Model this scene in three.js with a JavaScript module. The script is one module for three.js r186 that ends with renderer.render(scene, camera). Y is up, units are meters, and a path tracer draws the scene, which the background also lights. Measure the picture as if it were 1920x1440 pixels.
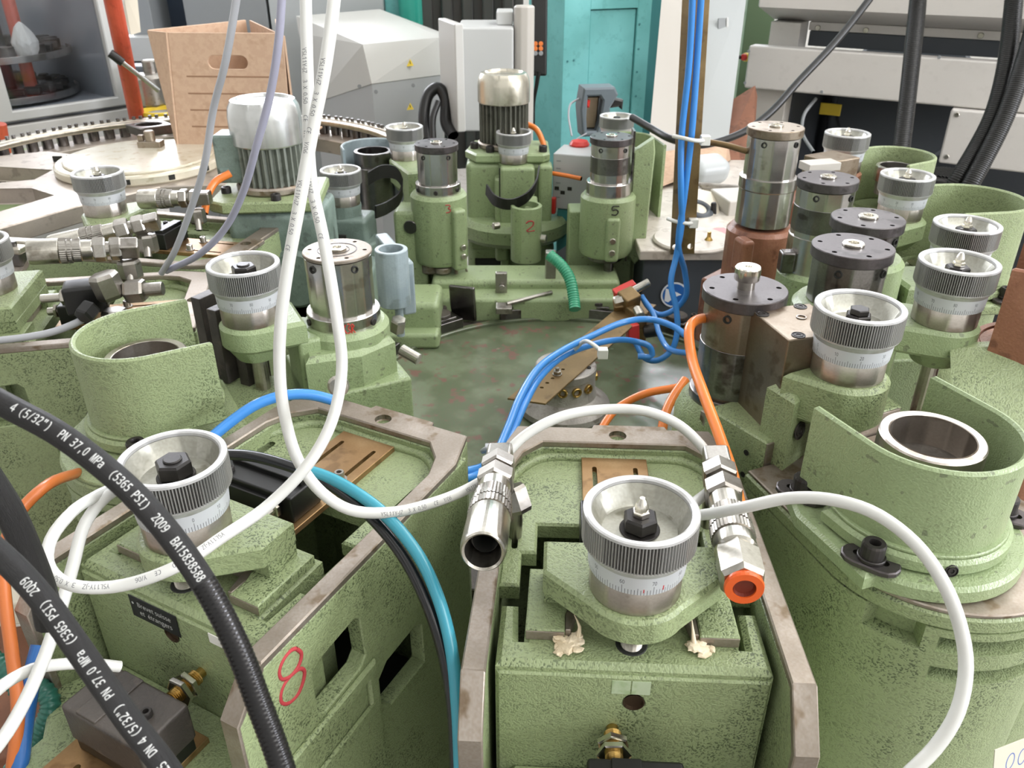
import * as THREE from 'three';
import { RoundedBoxGeometry } from 'three/addons/geometries/RoundedBoxGeometry.js';
import { ConvexGeometry } from 'three/addons/geometries/ConvexGeometry.js';
import { mergeGeometries, toCreasedNormals } from 'three/addons/utils/BufferGeometryUtils.js';
import { RectAreaLightUniformsLib } from 'three/addons/lights/RectAreaLightUniformsLib.js';

// ---------------------------------------------------------------- camera, light, exposure
const FOC = 1550, PITCH = 29 * Math.PI / 180, EYE = 1.65;
const scene = new THREE.Scene();
const camera = new THREE.PerspectiveCamera(2 * Math.atan(720 / FOC) * 180 / Math.PI, 4 / 3, 0.02, 60);
camera.position.set(0, EYE, 0);
camera.rotation.set(-PITCH, 0, 0);
const renderer = new THREE.WebGLRenderer({ antialias: true });
renderer.toneMapping = THREE.LinearToneMapping;
renderer.toneMappingExposure = 0.79;
renderer.shadowMap.enabled = true;
RectAreaLightUniformsLib.init();
camera.focus = 0.62; camera.userData.fStop = 22;
scene.background = new THREE.Color(0.6, 0.68, 0.8);
const ROOF_LIGHT = 3.6, SIDE_LIGHT = 34, BACK_LIGHT = 16, GLOW = 1.0;

// ---------------------------------------------------------------- helpers: places
const CP = Math.cos(PITCH), SP = Math.sin(PITCH);
// W: the real place of something seen at (px, py) and standing d metres in front of the lens plane
const W = (px, py, d) => { const a = (px - 960) / FOC, b = (720 - py) / FOC; return [a * d, EYE + d * (b * CP - SP), d * (-CP - b * SP)]; };
const PY = (px, py, Y) => { const b = (720 - py) / FOC; return W(px, py, (Y - EYE) / (b * CP - SP)); };   // on the level Y
const YA = (z, py) => { const b = (720 - py) / FOC; return EYE - z * (b * CP - SP) / (CP + b * SP); };      // height on an upright at depth z
const V = (p) => new THREE.Vector3(...p);
let seed = 7;
const rnd = () => { seed = (seed * 1664525 + 1013904223) >>> 0; return seed / 4294967296; };

// ---------------------------------------------------------------- helpers: geometry
const T = (g, x = 0, y = 0, z = 0, rx = 0, ry = 0, rz = 0) => { if (rx) g.rotateX(rx); if (rz) g.rotateZ(rz); if (ry) g.rotateY(ry); return g.translate(x, y, z); };
const box = (w, h, d, r = 0.0012, s = 1) => new RoundedBoxGeometry(w, h, d, s, Math.min(r, w / 2.1, h / 2.1, d / 2.1));
const boxAt = (x0, x1, y0, y1, z0, z1, r) => T(box(Math.abs(x1 - x0), Math.abs(y1 - y0), Math.abs(z1 - z0), r), (x0 + x1) / 2, (y0 + y1) / 2, (z0 + z1) / 2);
const crease = (g, a = 0.6) => toCreasedNormals(g, a);
const lathe = (pts, seg = 36) => crease(new THREE.LatheGeometry(pts.map(([r, y]) => new THREE.Vector2(Math.max(r, 1e-5), y)), seg), 0.5);
const cyl = (r, h, c = 0.001, seg = 32, r2 = r) => lathe([[0, 0], [r - c, 0], [r, c], [r2, h - c], [r2 - c, h], [0, h]], seg);      // stands on y = 0
const pipe = (ro, ri, h, seg = 40, c = 0.0008) => lathe([[ri, h], [ri, 0], [ro - c, 0], [ro, c], [ro, h - c], [ro - c, h], [ri + c, h], [ri, h - c]], seg);
const hex = (r, h) => { const g = new THREE.CylinderGeometry(r, r, h, 6).toNonIndexed(); g.computeVertexNormals(); return T(g, 0, h / 2, 0); };
const hexNut = (r, h) => { const c = h * 0.14, g = lathe([[0, 0], [r * 0.9, 0], [r, c], [r, h - c], [r * 0.88, h], [0, h]], 6); const n = g.toNonIndexed(); n.computeVertexNormals(); return n; };
const capScrew = (r, h) => lathe([[r, 0], [r, h * 0.86], [r * 0.88, h], [r * 0.52, h], [r * 0.5, h * 0.95], [r * 0.45, h * 0.35], [0, h * 0.35]], 18);
const recess = (r, h) => lathe([[r, 0], [r, h], [r * 0.86, h * 1.4], [r * 0.8, h * 0.5], [r * 0.66, h * 0.5], [r * 0.62, h * 1.2], [r * 0.36, h * 1.2], [r * 0.32, h * 0.3], [0, h * 0.3]], 18);
// plan outline [x, z] raised from y0 to y1
function slab(pts, y0, y1, bev = 0.001, holes = [], curve = 8) {
  const sh = pts instanceof THREE.Shape ? pts : new THREE.Shape(pts.map(([x, z]) => new THREE.Vector2(x, -z)));
  for (const h of holes) {
    const p = new THREE.Path();
    if (h.length === 3) p.absarc(h[0], -h[1], h[2], 0, Math.PI * 2, true); else p.setFromPoints(h.map(([x, z]) => new THREE.Vector2(x, -z)));
    sh.holes.push(p);
  }
  const g = new THREE.ExtrudeGeometry(sh, { depth: y1 - y0 - 2 * bev, bevelEnabled: bev > 0, bevelThickness: bev, bevelSize: bev, bevelOffset: -bev, bevelSegments: 1, curveSegments: curve });
  return crease(T(g, 0, y0 + bev, 0, -Math.PI / 2), 0.5);
}
// flat band standing on edge along points
function ribbon(pts, w, t, up = [0, 1, 0]) {
  const c = new THREE.CatmullRomCurve3(pts.map(V), false, 'centripetal'), n = 60, U = V(up).normalize(), pos = [], idx = [];
  for (let i = 0; i <= n; i++) { const q = c.getPointAt(i / n), N = new THREE.Vector3().crossVectors(c.getTangentAt(i / n), U).normalize(); for (const [a, b] of [[-1, -1], [1, -1], [1, 1], [-1, 1]]) { const v = q.clone().addScaledVector(N, a * t / 2).addScaledVector(U, b * w / 2); pos.push(v.x, v.y, v.z); } }
  for (let i = 0; i < n; i++) for (let k = 0; k < 4; k++) { const a = i * 4 + k, b = i * 4 + (k + 1) % 4; idx.push(a, b, a + 4, b, b + 4, a + 4); }
  idx.push(0, 2, 1, 0, 3, 2, n * 4, n * 4 + 1, n * 4 + 2, n * 4, n * 4 + 2, n * 4 + 3);
  const g = new THREE.BufferGeometry(); g.setAttribute('position', new THREE.Float32BufferAttribute(pos, 3)); g.setIndex(idx); return crease(g, 0.7);
}
// outline [z, y] pushed from x0 to x1
function side(pts, x0, x1, bev = 0.001, holes = []) {
  const sh = new THREE.Shape(pts.map(([z, y]) => new THREE.Vector2(-z, y)));
  for (const h of holes) { const p = new THREE.Path(); p.setFromPoints(h.map(([z, y]) => new THREE.Vector2(-z, y))); sh.holes.push(p); }
  const g = new THREE.ExtrudeGeometry(sh, { depth: x1 - x0 - 2 * bev, bevelEnabled: bev > 0, bevelThickness: bev, bevelSize: bev, bevelOffset: -bev, bevelSegments: 1 });
  return crease(T(g, x0 + bev, 0, 0, 0, Math.PI / 2), 0.5);
}
// outline [x, y] pushed from z0 to z1
function front(pts, z0, z1, bev = 0.001, holes = []) {
  const sh = new THREE.Shape(pts.map(([x, y]) => new THREE.Vector2(x, y)));
  for (const h of holes) { const p = new THREE.Path(); if (h.length === 3) p.absarc(h[0], h[1], h[2], 0, 7, true); else p.setFromPoints(h.map(([x, y]) => new THREE.Vector2(x, y))); sh.holes.push(p); }
  const g = new THREE.ExtrudeGeometry(sh, { depth: z1 - z0 - 2 * bev, bevelEnabled: bev > 0, bevelThickness: bev, bevelSize: bev, bevelOffset: -bev, bevelSegments: 1 });
  return crease(T(g, 0, 0, z0 + bev), 0.5);
}
const arc = (cx, cz, r, a0, a1, n = 12, rz = r) => Array.from({ length: n + 1 }, (_, i) => { const a = a0 + (a1 - a0) * i / n; return [cx + r * Math.cos(a), cz + rz * Math.sin(a)]; });
const slot = (x, z, w, l, a = 0) => {   // rounded slot, long side along z turned by a
  const o = [...arc(0, -l / 2, w / 2, Math.PI, 2 * Math.PI, 6), ...arc(0, l / 2, w / 2, 0, Math.PI, 6)];
  return o.map(([u, v]) => [x + u * Math.cos(a) + v * Math.sin(a), z - u * Math.sin(a) + v * Math.cos(a)]);
};
// round bar bent along points; radius may be a function of metres along; uv: metres along, turn
function sweep(pts, r, { rad = 12, step = 0.006, ref = [0, 0.6, 0.8], tension = 0.5, wind = 0 } = {}) {
  const c = new THREE.CatmullRomCurve3(pts.map((p) => (p.isVector3 ? p : V(p))), false, 'centripetal', tension);
  const L = c.getLength(), n = Math.max(3, Math.ceil(L / step)), pos = [], nor = [], uv = [], idx = [];
  const R = V(ref).normalize(), prev = new THREE.Vector3();
  const at = Array.from({ length: n + 1 }, (_, i) => c.getPointAt(i / n)), tg = Array.from({ length: n + 1 }, (_, i) => c.getTangentAt(i / n));
  for (let i = 0; i <= n; i++) {
    let N = R.clone().addScaledVector(tg[i], -R.dot(tg[i]));
    if (N.length() < 0.15 && i) N = prev.clone().addScaledVector(tg[i], -prev.dot(tg[i]));
    N.normalize(); prev.copy(N);
    const B = new THREE.Vector3().crossVectors(tg[i], N), rr = typeof r === 'function' ? r(L * i / n, L) : r;
    for (let k = 0; k <= rad; k++) {
      const a = Math.PI * 2 * k / rad + wind, d = N.clone().multiplyScalar(-Math.cos(a)).addScaledVector(B, -Math.sin(a));
      pos.push(at[i].x + d.x * rr, at[i].y + d.y * rr, at[i].z + d.z * rr); nor.push(d.x, d.y, d.z); uv.push(L * i / n, 1 - k / rad);
    }
  }
  for (let i = 0; i < n; i++) for (let k = 0; k < rad; k++) { const a = i * (rad + 1) + k, b = a + rad + 1; idx.push(a, a + 1, b, b, a + 1, b + 1); }
  for (const [i, s] of [[0, -1], [n, 1]]) {
    const o = pos.length / 3, t = tg[i].clone().multiplyScalar(s);
    pos.push(at[i].x, at[i].y, at[i].z); nor.push(t.x, t.y, t.z); uv.push(0, 0);
    for (let k = 0; k <= rad; k++) { const q = (i * (rad + 1) + k) * 3; pos.push(pos[q], pos[q + 1], pos[q + 2]); nor.push(t.x, t.y, t.z); uv.push(0, 0); }
    for (let k = 0; k < rad; k++) s > 0 ? idx.push(o, o + k + 2, o + k + 1) : idx.push(o, o + k + 1, o + k + 2);
  }
  const g = new THREE.BufferGeometry();
  g.setAttribute('position', new THREE.Float32BufferAttribute(pos, 3)); g.setAttribute('normal', new THREE.Float32BufferAttribute(nor, 3)); g.setAttribute('uv', new THREE.Float32BufferAttribute(uv, 2)); g.setIndex(idx);
  if (typeof r === 'function') g.computeVertexNormals();
  g.userData.keep = true; return g;
}
const rod = (a, b, r, seg = 16) => { const A = V(a), B = V(b), g = cyl(r, A.distanceTo(B), Math.min(0.0008, r * 0.2), seg); g.applyQuaternion(new THREE.Quaternion().setFromUnitVectors(new THREE.Vector3(0, 1, 0), B.clone().sub(A).normalize())); return g.translate(...a); };
const aim = (g, at, dir, spin = 0) => { g.rotateY(spin); g.applyQuaternion(new THREE.Quaternion().setFromUnitVectors(new THREE.Vector3(0, 1, 0), V(dir).normalize())); return g.translate(...at); };
const keepUv = (g) => { g.userData.keep = true; return g; };
function uvBox(g) {   // texture coordinates in metres, by the way each face points
  const p = g.attributes.position, u = new Float32Array(p.count * 2), a = new THREE.Vector3(), b = new THREE.Vector3(), c = new THREE.Vector3();
  for (let i = 0; i < p.count; i += 3) {
    a.fromBufferAttribute(p, i); b.fromBufferAttribute(p, i + 1); c.fromBufferAttribute(p, i + 2);
    const n = b.clone().sub(a).cross(c.clone().sub(a)), x = Math.abs(n.x), y = Math.abs(n.y), z = Math.abs(n.z);
    [a, b, c].forEach((v, k) => { const [s, t] = y >= x && y >= z ? [v.x, v.z] : x >= z ? [v.z, v.y] : [v.x, v.y]; u[(i + k) * 2] = s; u[(i + k) * 2 + 1] = t; });
  }
  g.setAttribute('uv', new THREE.BufferAttribute(u, 2)); return g;
}

// ---------------------------------------------------------------- helpers: objects
const used = {};
const numbered = (n) => { const k = used[n] = (used[n] ?? -1) + 1; return k ? n + '_' + String(k).padStart(3, '0') : n; };
const prep = (g) => { const keep = g.userData.keep; let q = g.index ? g.toNonIndexed() : g; if (!q.attributes.normal) q.computeVertexNormals(); for (const k of Object.keys(q.attributes)) if (!['position', 'normal', 'uv'].includes(k)) q.deleteAttribute(k); if (!keep || !q.attributes.uv) uvBox(q); q.morphAttributes = {}; return q; };
function obj(name, geos, mat, parent = scene) {
  const list = (Array.isArray(geos) ? geos : [geos]).map(prep);
  const g = list.length > 1 ? mergeGeometries(list, false) : list[0];
  if (parent._org) g.translate(-parent._org[0], -parent._org[1], -parent._org[2]);
  const m = new THREE.Mesh(g, mat); m.name = parent === scene ? numbered(name) : name; m.castShadow = m.receiveShadow = true;
  parent.add(m); if (parent._org) m._org = parent._org;
  return m;
}
const lab = (m, t) => { m.userData.label = t; return m; };
const tag = (o, label, category, group) => { Object.assign(o.userData, { label, category }); if (group) o.userData.group = group; return o; };
// a thing: Group at its base; its parts are written in the coordinates of the place, org is where the base stands in them
function thing(name, label, category, org = [0, 0, 0], group, turn = 0, at = org) {
  const o = new THREE.Group(); o.name = numbered(name); o.position.set(...at); o.rotation.y = turn; o._org = org; scene.add(o);
  return tag(o, label, category, group);
}
function part(name, parent) { const o = new THREE.Group(); o.name = name; o._org = parent._org; parent.add(o); return o; }
const struct = (name, geos, mat) => { const m = obj(name, geos, mat); m.userData.kind = 'structure'; return m; };
// a thing of one mesh, its origin moved to its own base
function solo(name, label, category, geos, mat, group) {
  const m = obj(name, geos, mat); m.geometry.computeBoundingBox(); const b = m.geometry.boundingBox, c = [(b.min.x + b.max.x) / 2, b.min.y, (b.min.z + b.max.z) / 2];
  m.geometry.translate(-c[0], -c[1], -c[2]); m.position.set(...c); return tag(m, label, category, group);
}

// ---------------------------------------------------------------- textures
const lattice = {};
function pn(u, v, per, s) {   // repeating value noise, u and v in 0..1
  const key = per + ':' + s; let L = lattice[key];
  if (!L) { const keep = seed; seed = s * 7919 + per * 31 + 1; L = lattice[key] = Float32Array.from({ length: per * per }, rnd); seed = keep; }
  const x = u * per, y = v * per, xi = Math.floor(x), yi = Math.floor(y); let fx = x - xi, fy = y - yi; fx *= fx * (3 - 2 * fx); fy *= fy * (3 - 2 * fy);
  const a = ((xi % per) + per) % per, b = (a + 1) % per, c = (((yi % per) + per) % per) * per, d = (c + per) % (per * per);
  return (L[c + a] * (1 - fx) + L[c + b] * fx) * (1 - fy) + (L[d + a] * (1 - fx) + L[d + b] * fx) * fy;
}
const fb = (u, v, per, s, o = 4) => { let t = 0, w = 0.5, n = 0; for (let i = 0; i < o; i++) { t += w * pn(u, v, per << i, s + i); n += w; w *= 0.5; } return t / n; };
const sm = (a, b, x) => { x = Math.min(1, Math.max(0, (x - a) / (b - a))); return x * x * (3 - 2 * x); };
function tex(n, metres, fn, srgb) {   // fn(u, v) gives 0..1 grey or [r, g, b]; the picture covers metres x metres
  const d = new Uint8Array(n * n * 4);
  for (let y = 0, i = 0; y < n; y++) for (let x = 0; x < n; x++, i += 4) { const c = fn(x / n, y / n), q = typeof c === 'number'; for (let k = 0; k < 3; k++) d[i + k] = 255 * Math.min(1, Math.max(0, q ? c : c[k])); d[i + 3] = 255; }
  const t = new THREE.DataTexture(d, n, n); t.wrapS = t.wrapT = THREE.RepeatWrapping; t.magFilter = THREE.LinearFilter; t.minFilter = THREE.LinearMipmapLinearFilter; t.generateMipmaps = true;
  if (srgb) t.colorSpace = THREE.SRGBColorSpace; t.repeat.set(1 / metres, 1 / metres); t.needsUpdate = true; return t;
}
function canvasTex(w, h, draw, rx = 1, ry = 1) {
  const c = document.createElement('canvas'); c.width = w; c.height = h; draw(c.getContext('2d'), w, h);
  const t = new THREE.CanvasTexture(c); t.colorSpace = THREE.SRGBColorSpace; t.wrapS = t.wrapT = THREE.RepeatWrapping; t.repeat.set(rx, ry); return t;
}
const hx = (h) => { const c = new THREE.Color(h); c.convertLinearToSRGB(); return [c.r, c.g, c.b]; };
const mix3 = (a, b, t) => a.map((x, i) => x + (b[i] - x) * t);
// hammered paint: millimetre dimples with grime caught in some of them
const grain = (u, v) => { const w = pn(u, v, 40, 3) * 0.012; return 0.6 * pn(u + w, v - w, 210, 11) + 0.4 * pn(u, v, 340, 12); };
const hammerBump = tex(1024, 0.24, (u, v) => 0.75 * sm(0.3, 0.68, grain(u, v)) + 0.25 * fb(u, v, 60, 21, 2));
const paintTex = (base, dark, amount, metres = 0.24, chips = 0) => { const A = hx(base), B = hx(dark), C = hx('#3c3b33'); return tex(1024, metres, (u, v) => {
  const g = grain(u, v), patch = sm(0.42, 0.68, fb(u, v, 5, 31, 4)), pit = 1 - sm(0.3, 0.46, g);
  let c = mix3(A, B, Math.min(1, amount * (0.35 + 1.1 * patch) * pit + 0.12 * (fb(u, v, 9, 41, 4) - 0.5)));
  const chip = chips * sm(0.76, 0.775, fb(u, v, 40, 51, 3)); return chip ? mix3(c, C, chip) : c; }, true); };
const stainTex = (a, b, c, per = 7) => { const A = hx(a), B = hx(b), C = hx(c); return tex(512, 0.3, (u, v) => mix3(mix3(A, B, sm(0.35, 0.68, fb(u, v, per, 61, 5))), C, 0.8 * sm(0.6, 0.78, fb(u, v, 19, 71, 4)) + 0.25 * (pn(u, v, 250, 5) - 0.5)), true); };
const roughTex = tex(512, 0.2, (u, v) => 0.32 + 0.38 * fb(u, v, 8, 81, 5));
const fineBump = tex(512, 0.12, (u, v) => fb(u, v, 64, 91, 3));
const ringBump = tex(256, 0.05, (u, v) => pn(0.5, v, 128, 15) * 0.6 + pn(0.2, v, 40, 16) * 0.4);

// ---------------------------------------------------------------- materials
const std = (o) => new THREE.MeshStandardMaterial(o);
const M = {
  green: std({ map: paintTex('#8f9c73', '#545f42', 0.7, 0.24, 0.12), bumpMap: hammerBump, bumpScale: 0.00028, roughness: 0.42 }),
  greenSoft: std({ map: paintTex('#92a279', '#5f6b4b', 0.3, 0.3, 0.3), bumpMap: hammerBump, bumpScale: 0.00022, roughness: 0.36 }),
  disc: std({ map: stainTex('#6e7760', '#5a634c', '#7a5650', 6), roughness: 0.42, roughnessMap: roughTex }),
  greyGreen: std({ map: stainTex('#788880', '#66756d', '#4d5652', 6), bumpMap: fineBump, bumpScale: 0.0003, roughness: 0.4 }),
  greyBlue: std({ map: stainTex('#93a0a4', '#87959a', '#74807f', 6), roughness: 0.4 }),
  brown: std({ map: stainTex('#9a6b54', '#8a5c46', '#6d4534', 6), bumpMap: fineBump, bumpScale: 0.0003, roughness: 0.38 }),
  steel: std({ map: stainTex('#c9c6c2', '#b7b4b0', '#a09a94', 5), metalness: 1, roughness: 0.27, bumpMap: ringBump, bumpScale: 0.00002 }),
  steelDark: std({ map: stainTex('#8b8886', '#6a6766', '#55504d', 5), metalness: 1, roughness: 0.3 }),
  steelPlate: std({ map: stainTex('#a59b90', '#91877b', '#74634f', 7), metalness: 0.8, roughness: 0.5, bumpMap: fineBump, bumpScale: 0.00008 }),
  steelBrown: std({ map: stainTex('#9c9182', '#857867', '#6f5e4c', 6), metalness: 0.9, roughness: 0.4 }),
  capBlack: std({ map: stainTex('#5f5b5b', '#555050', '#3e3a39', 6), metalness: 0.75, roughness: 0.42 }),
  alu: std({ map: stainTex('#c6c6c6', '#bdbdbc', '#adaca8', 6), metalness: 0.55, roughness: 0.42 }),
  aluKnurl: std({ color: '#aeaeac', metalness: 0.75, roughness: 0.42 }),
  aluDish: std({ map: stainTex('#b4b3aa', '#a09f94', '#727061', 9), metalness: 0.7, roughness: 0.38 }),
  chrome: std({ color: '#d6d2c8', metalness: 1, roughness: 0.2 }),
  zinc: std({ map: stainTex('#c4c0b6', '#b0aca2', '#928c80', 9), metalness: 1, roughness: 0.3 }),
  fitting: std({ map: stainTex('#a9a59e', '#96918a', '#7a746c', 9), metalness: 1, roughness: 0.36 }),
  black: std({ color: '#141413', roughness: 0.38 }),
  blackOx: std({ map: stainTex('#3a3735', '#2c2a29', '#4a4541', 9), metalness: 0.5, roughness: 0.42 }),
  blackGrime: std({ map: stainTex('#4c4641', '#3d3835', '#5b5249', 8), roughness: 0.5, bumpMap: fineBump, bumpScale: 0.0003 }),
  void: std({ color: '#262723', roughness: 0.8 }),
  rubber: std({ color: '#191817', roughness: 0.45, bumpMap: fineBump, bumpScale: 0.0003 }),
  brass: std({ map: stainTex('#a58862', '#957650', '#7d6140', 6), metalness: 0.75, roughness: 0.38 }),
  brassBar: std({ map: stainTex('#8d7651', '#7d6745', '#6a5538', 6), metalness: 0.6, roughness: 0.45 }),
  brassShiny: std({ color: '#b99a5b', metalness: 1, roughness: 0.28 }),
  cast: std({ map: stainTex('#a9a49e', '#95908a', '#7d766e', 9), metalness: 0.45, roughness: 0.55, bumpMap: fineBump, bumpScale: 0.0004 }),
  grease: std({ map: stainTex('#e8d9bd', '#d8c7a8', '#c2ae8c', 12), roughness: 0.5 }),
  whiteCable: std({ color: '#cbcbc6', roughness: 0.34 }),
  greyCable: std({ color: '#a9abb0', roughness: 0.38 }),
  blue: std({ color: '#3f86cf', roughness: 0.22 }),
  teal: std({ color: '#3e93a6', roughness: 0.22 }),
  orange: std({ color: '#dd7a35', roughness: 0.28 }),
  orangeCap: std({ color: '#d95a20', roughness: 0.35 }),
  red: std({ color: '#c8362f', roughness: 0.35 }),
  redDull: std({ map: stainTex('#c4553c', '#b84c34', '#a5432d', 6), roughness: 0.45 }),
  white: std({ color: '#bebfbd', roughness: 0.42 }),
  white2: std({ color: '#c6c5c1', roughness: 0.4 }),
  offWhite: std({ color: '#bab5ad', roughness: 0.45 }),
  grey: std({ color: '#aeb0b0', roughness: 0.45 }),
  greyDark: std({ color: '#8b8e8f', roughness: 0.5 }),
  slate: std({ color: '#42474c', roughness: 0.5 }),
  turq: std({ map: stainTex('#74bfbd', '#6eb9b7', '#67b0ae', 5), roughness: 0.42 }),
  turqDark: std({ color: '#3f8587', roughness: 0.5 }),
  card: std({ map: stainTex('#c6a88e', '#c0a188', '#b8997f', 40), roughness: 0.85 }),
  cardDark: std({ color: '#94735a', roughness: 0.9 }),
  wood: std({ map: stainTex('#8a5b43', '#7a4e38', '#65402d', 5), roughness: 0.6 }),
  yellow: std({ color: '#e3c63d', roughness: 0.45 }),
  pink: std({ color: '#d8a3a6', roughness: 0.8 }),
  tie: std({ color: '#d6d6cf', roughness: 0.45 }),
  redInk: std({ color: '#a8353a', roughness: 0.7 }),
  blackInk: std({ color: '#24241f', roughness: 0.7 }),
  concrete: std({ map: stainTex('#8e8a84', '#807c76', '#6b6660', 4), roughness: 0.8 }),
  motorGrey: std({ map: stainTex('#8d928a', '#7e837a', '#686c63', 6), metalness: 0.35, roughness: 0.42 }),
  motorDark: std({ map: stainTex('#6c6c62', '#5c5c53', '#4b4b43', 6), metalness: 0.35, roughness: 0.4 }),
  capSilver: std({ map: stainTex('#cfd0ce', '#c6c7c5', '#b8bab7', 6), metalness: 0.8, roughness: 0.27 }),
  capBright: std({ map: stainTex('#d8d4c6', '#c7c2b3', '#aaa595', 7), metalness: 0.85, roughness: 0.27 }),
  greenDeep: std({ map: stainTex('#4f5a3c', '#444e33', '#343c26', 8), roughness: 0.45 }),
  greenDark: std({ map: stainTex('#68764f', '#5a6643', '#46502f', 8), roughness: 0.4 }),
  slateLight: std({ color: '#9599a0', roughness: 0.6 }), slateBrown: std({ color: '#58534f', roughness: 0.7 }), slateDark: std({ color: '#2b2f33', roughness: 0.6 }), slateBlue: std({ color: '#3c4858', roughness: 0.5 }),
  plateLight: std({ map: stainTex('#c2b8ad', '#b5aba1', '#a0968c', 5), metalness: 0.6, roughness: 0.42 }), chainSteel: std({ map: stainTex('#cbc5b8', '#bab4a6', '#9a937f', 9), metalness: 0.9, roughness: 0.3 }),
  greenPale: std({ color: '#9db182', roughness: 0.5 }), offGloss: std({ map: stainTex('#d9d3c2', '#cfc8b4', '#b9b098', 6), metalness: 0.2, roughness: 0.2 }), hoodWhite: std({ color: '#cdccc7', roughness: 0.4 }),
  toolGrey: std({ color: '#5f696f', roughness: 0.45 }), panelGrey: std({ color: '#b1b5b5', roughness: 0.4 }), benchTop: std({ map: stainTex('#cbc4b9', '#bdb5aa', '#a79e92', 7), roughness: 0.45 }), cream: std({ color: '#ddd4c2', roughness: 0.5 }),
  machineWhite: std({ map: stainTex('#cdc9c3', '#cbc7c1', '#c8c4be', 4), roughness: 0.42 }), greenDarkPaint: std({ color: '#6d8463', roughness: 0.5 }),
  wall: std({ map: stainTex('#d3d2ce', '#cbcac5', '#c2c0ba', 4), roughness: 0.85 }),
};

const C = [0.08, -1.1];   // middle of the round table

// ---------------------------------------------------------------- the room (outside the frame except for glimpses)
struct('floor', boxAt(-5.2, 5.2, -0.2, 0, -7.2, 3.7, 0.001), M.concrete);
struct('ceiling', boxAt(-5.2, 5.2, 5.2, 5.4, -7.2, 3.7, 0.001), M.wall);
struct('wall_front', boxAt(-5.2, 5.2, 0, 5.2, 3.5, 3.7, 0.001), M.wall);
struct('wall_left', boxAt(-5.2, -5, 0, 5.2, -7, 3.5, 0.001), M.wall);
const paneMat = (k) => std({ color: '#eef2f4', emissive: '#f2f6ff', emissiveIntensity: k, roughness: 0.5 });
// frosted windows: frame, lit pane and the daylight that comes through it
function window_(n, wall, u0, u1, y0, y1, power) {
  const along = wall === 'back' ? (a, b, c, d, e, f) => boxAt(a, b, c, d, -7 + e, -7 + f) : (a, b, c, d, e, f) => boxAt(5 - f, 5 - e, c, d, a, b);
  const pane = struct('window_' + n, along(u0, u1, y0, y1, -0.06, -0.04), paneMat(power * 0.25));
  const bars = []; for (let i = 0; i <= 4; i++) bars.push(along(u0 + (u1 - u0) * i / 4 - 0.03, u0 + (u1 - u0) * i / 4 + 0.03, y0, y1, -0.08, 0.0));
  for (const y of [y0, (y0 + y1) / 2, y1]) bars.push(along(u0, u1, y - 0.03, y + 0.03, -0.08, 0.0));
  obj('window_frame', bars, M.greyDark, pane);
  const w = u1 - u0, h = y1 - y0, l = new THREE.RectAreaLight('#f4f6ff', power, w, h);
  if (wall === 'back') { l.position.set((u0 + u1) / 2, (y0 + y1) / 2, -6.95); l.lookAt((u0 + u1) / 2, (y0 + y1) / 2, 0); } else { l.position.set(4.95, (y0 + y1) / 2, (u0 + u1) / 2); l.lookAt(0, (y0 + y1) / 2, (u0 + u1) / 2); }
  scene.add(l);
}
function holed(name, axis, at, lo, hi, holes) {   // wall with openings
  const o = axis === 'x' ? [[lo, 0], [hi, 0], [hi, 5.2], [lo, 5.2]] : [[lo, 0], [hi, 0], [hi, 5.2], [lo, 5.2]];
  const hs = holes.map(([a, b, c, d]) => [[a, c], [a, d], [b, d], [b, c]]);
  struct(name, axis === 'x' ? front(o, at, at + 0.2, 0.001, hs) : side(o, at, at + 0.2, 0.001, hs), M.wall);
}
holed('wall_back', 'x', -7.2, -5, 5, [[-4.6, -1.2, 1.9, 4.2], [0.8, 4.4, 2.6, 4.6]]);
holed('wall_right', 'z', 5, -7, 3.5, [[0.1, 1.9, 1.9, 3.3]]);
window_(1, 'back', -4.6, -1.2, 1.9, 4.2, BACK_LIGHT);
window_(2, 'back', 0.8, 4.4, 2.6, 4.6, BACK_LIGHT * 0.6);
window_(3, 'right', 0.1, 1.9, 1.9, 3.3, SIDE_LIGHT);
for (const z of [1.6, -1.4, -4.4]) for (const [x, w] of [[-2.6, 0.58], [0.4, 0.58], [3.1, 1.25]]) {
  const t = thing('ceiling_light', (w > 1 ? 'wide' : 'narrow') + ' white diffused ceiling fitting, ' + (x < 0 ? 'left' : x < 1 ? 'middle' : 'right') + ' row, ' + (z > 0 ? 'behind the viewer' : z > -2 ? 'over the machine' : 'at the far end'), 'ceiling light', [x, 5.05, z], 'ceiling lights over the workshop');
  obj('frame', [boxAt(x - w - 0.04, x - w, 5.05, 5.2, z - 1.1, z + 1.1), boxAt(x + w, x + w + 0.04, 5.05, 5.2, z - 1.1, z + 1.1), boxAt(x - w - 0.04, x + w + 0.04, 5.05, 5.2, z - 1.14, z - 1.1), boxAt(x - w - 0.04, x + w + 0.04, 5.05, 5.2, z + 1.1, z + 1.14)], M.white, t);
  const k = w > 1 ? 1.8 : 0.42;
  obj('diffuser', boxAt(x - w, x + w, 5.08, 5.1, z - 1.1, z + 1.1), paneMat(GLOW * k), t);
  const l = new THREE.RectAreaLight('#fffaf2', ROOF_LIGHT * k, w * 2, 2.2); l.position.set(x, 5.07, z); l.rotation.x = -Math.PI / 2; scene.add(l);
}

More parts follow.
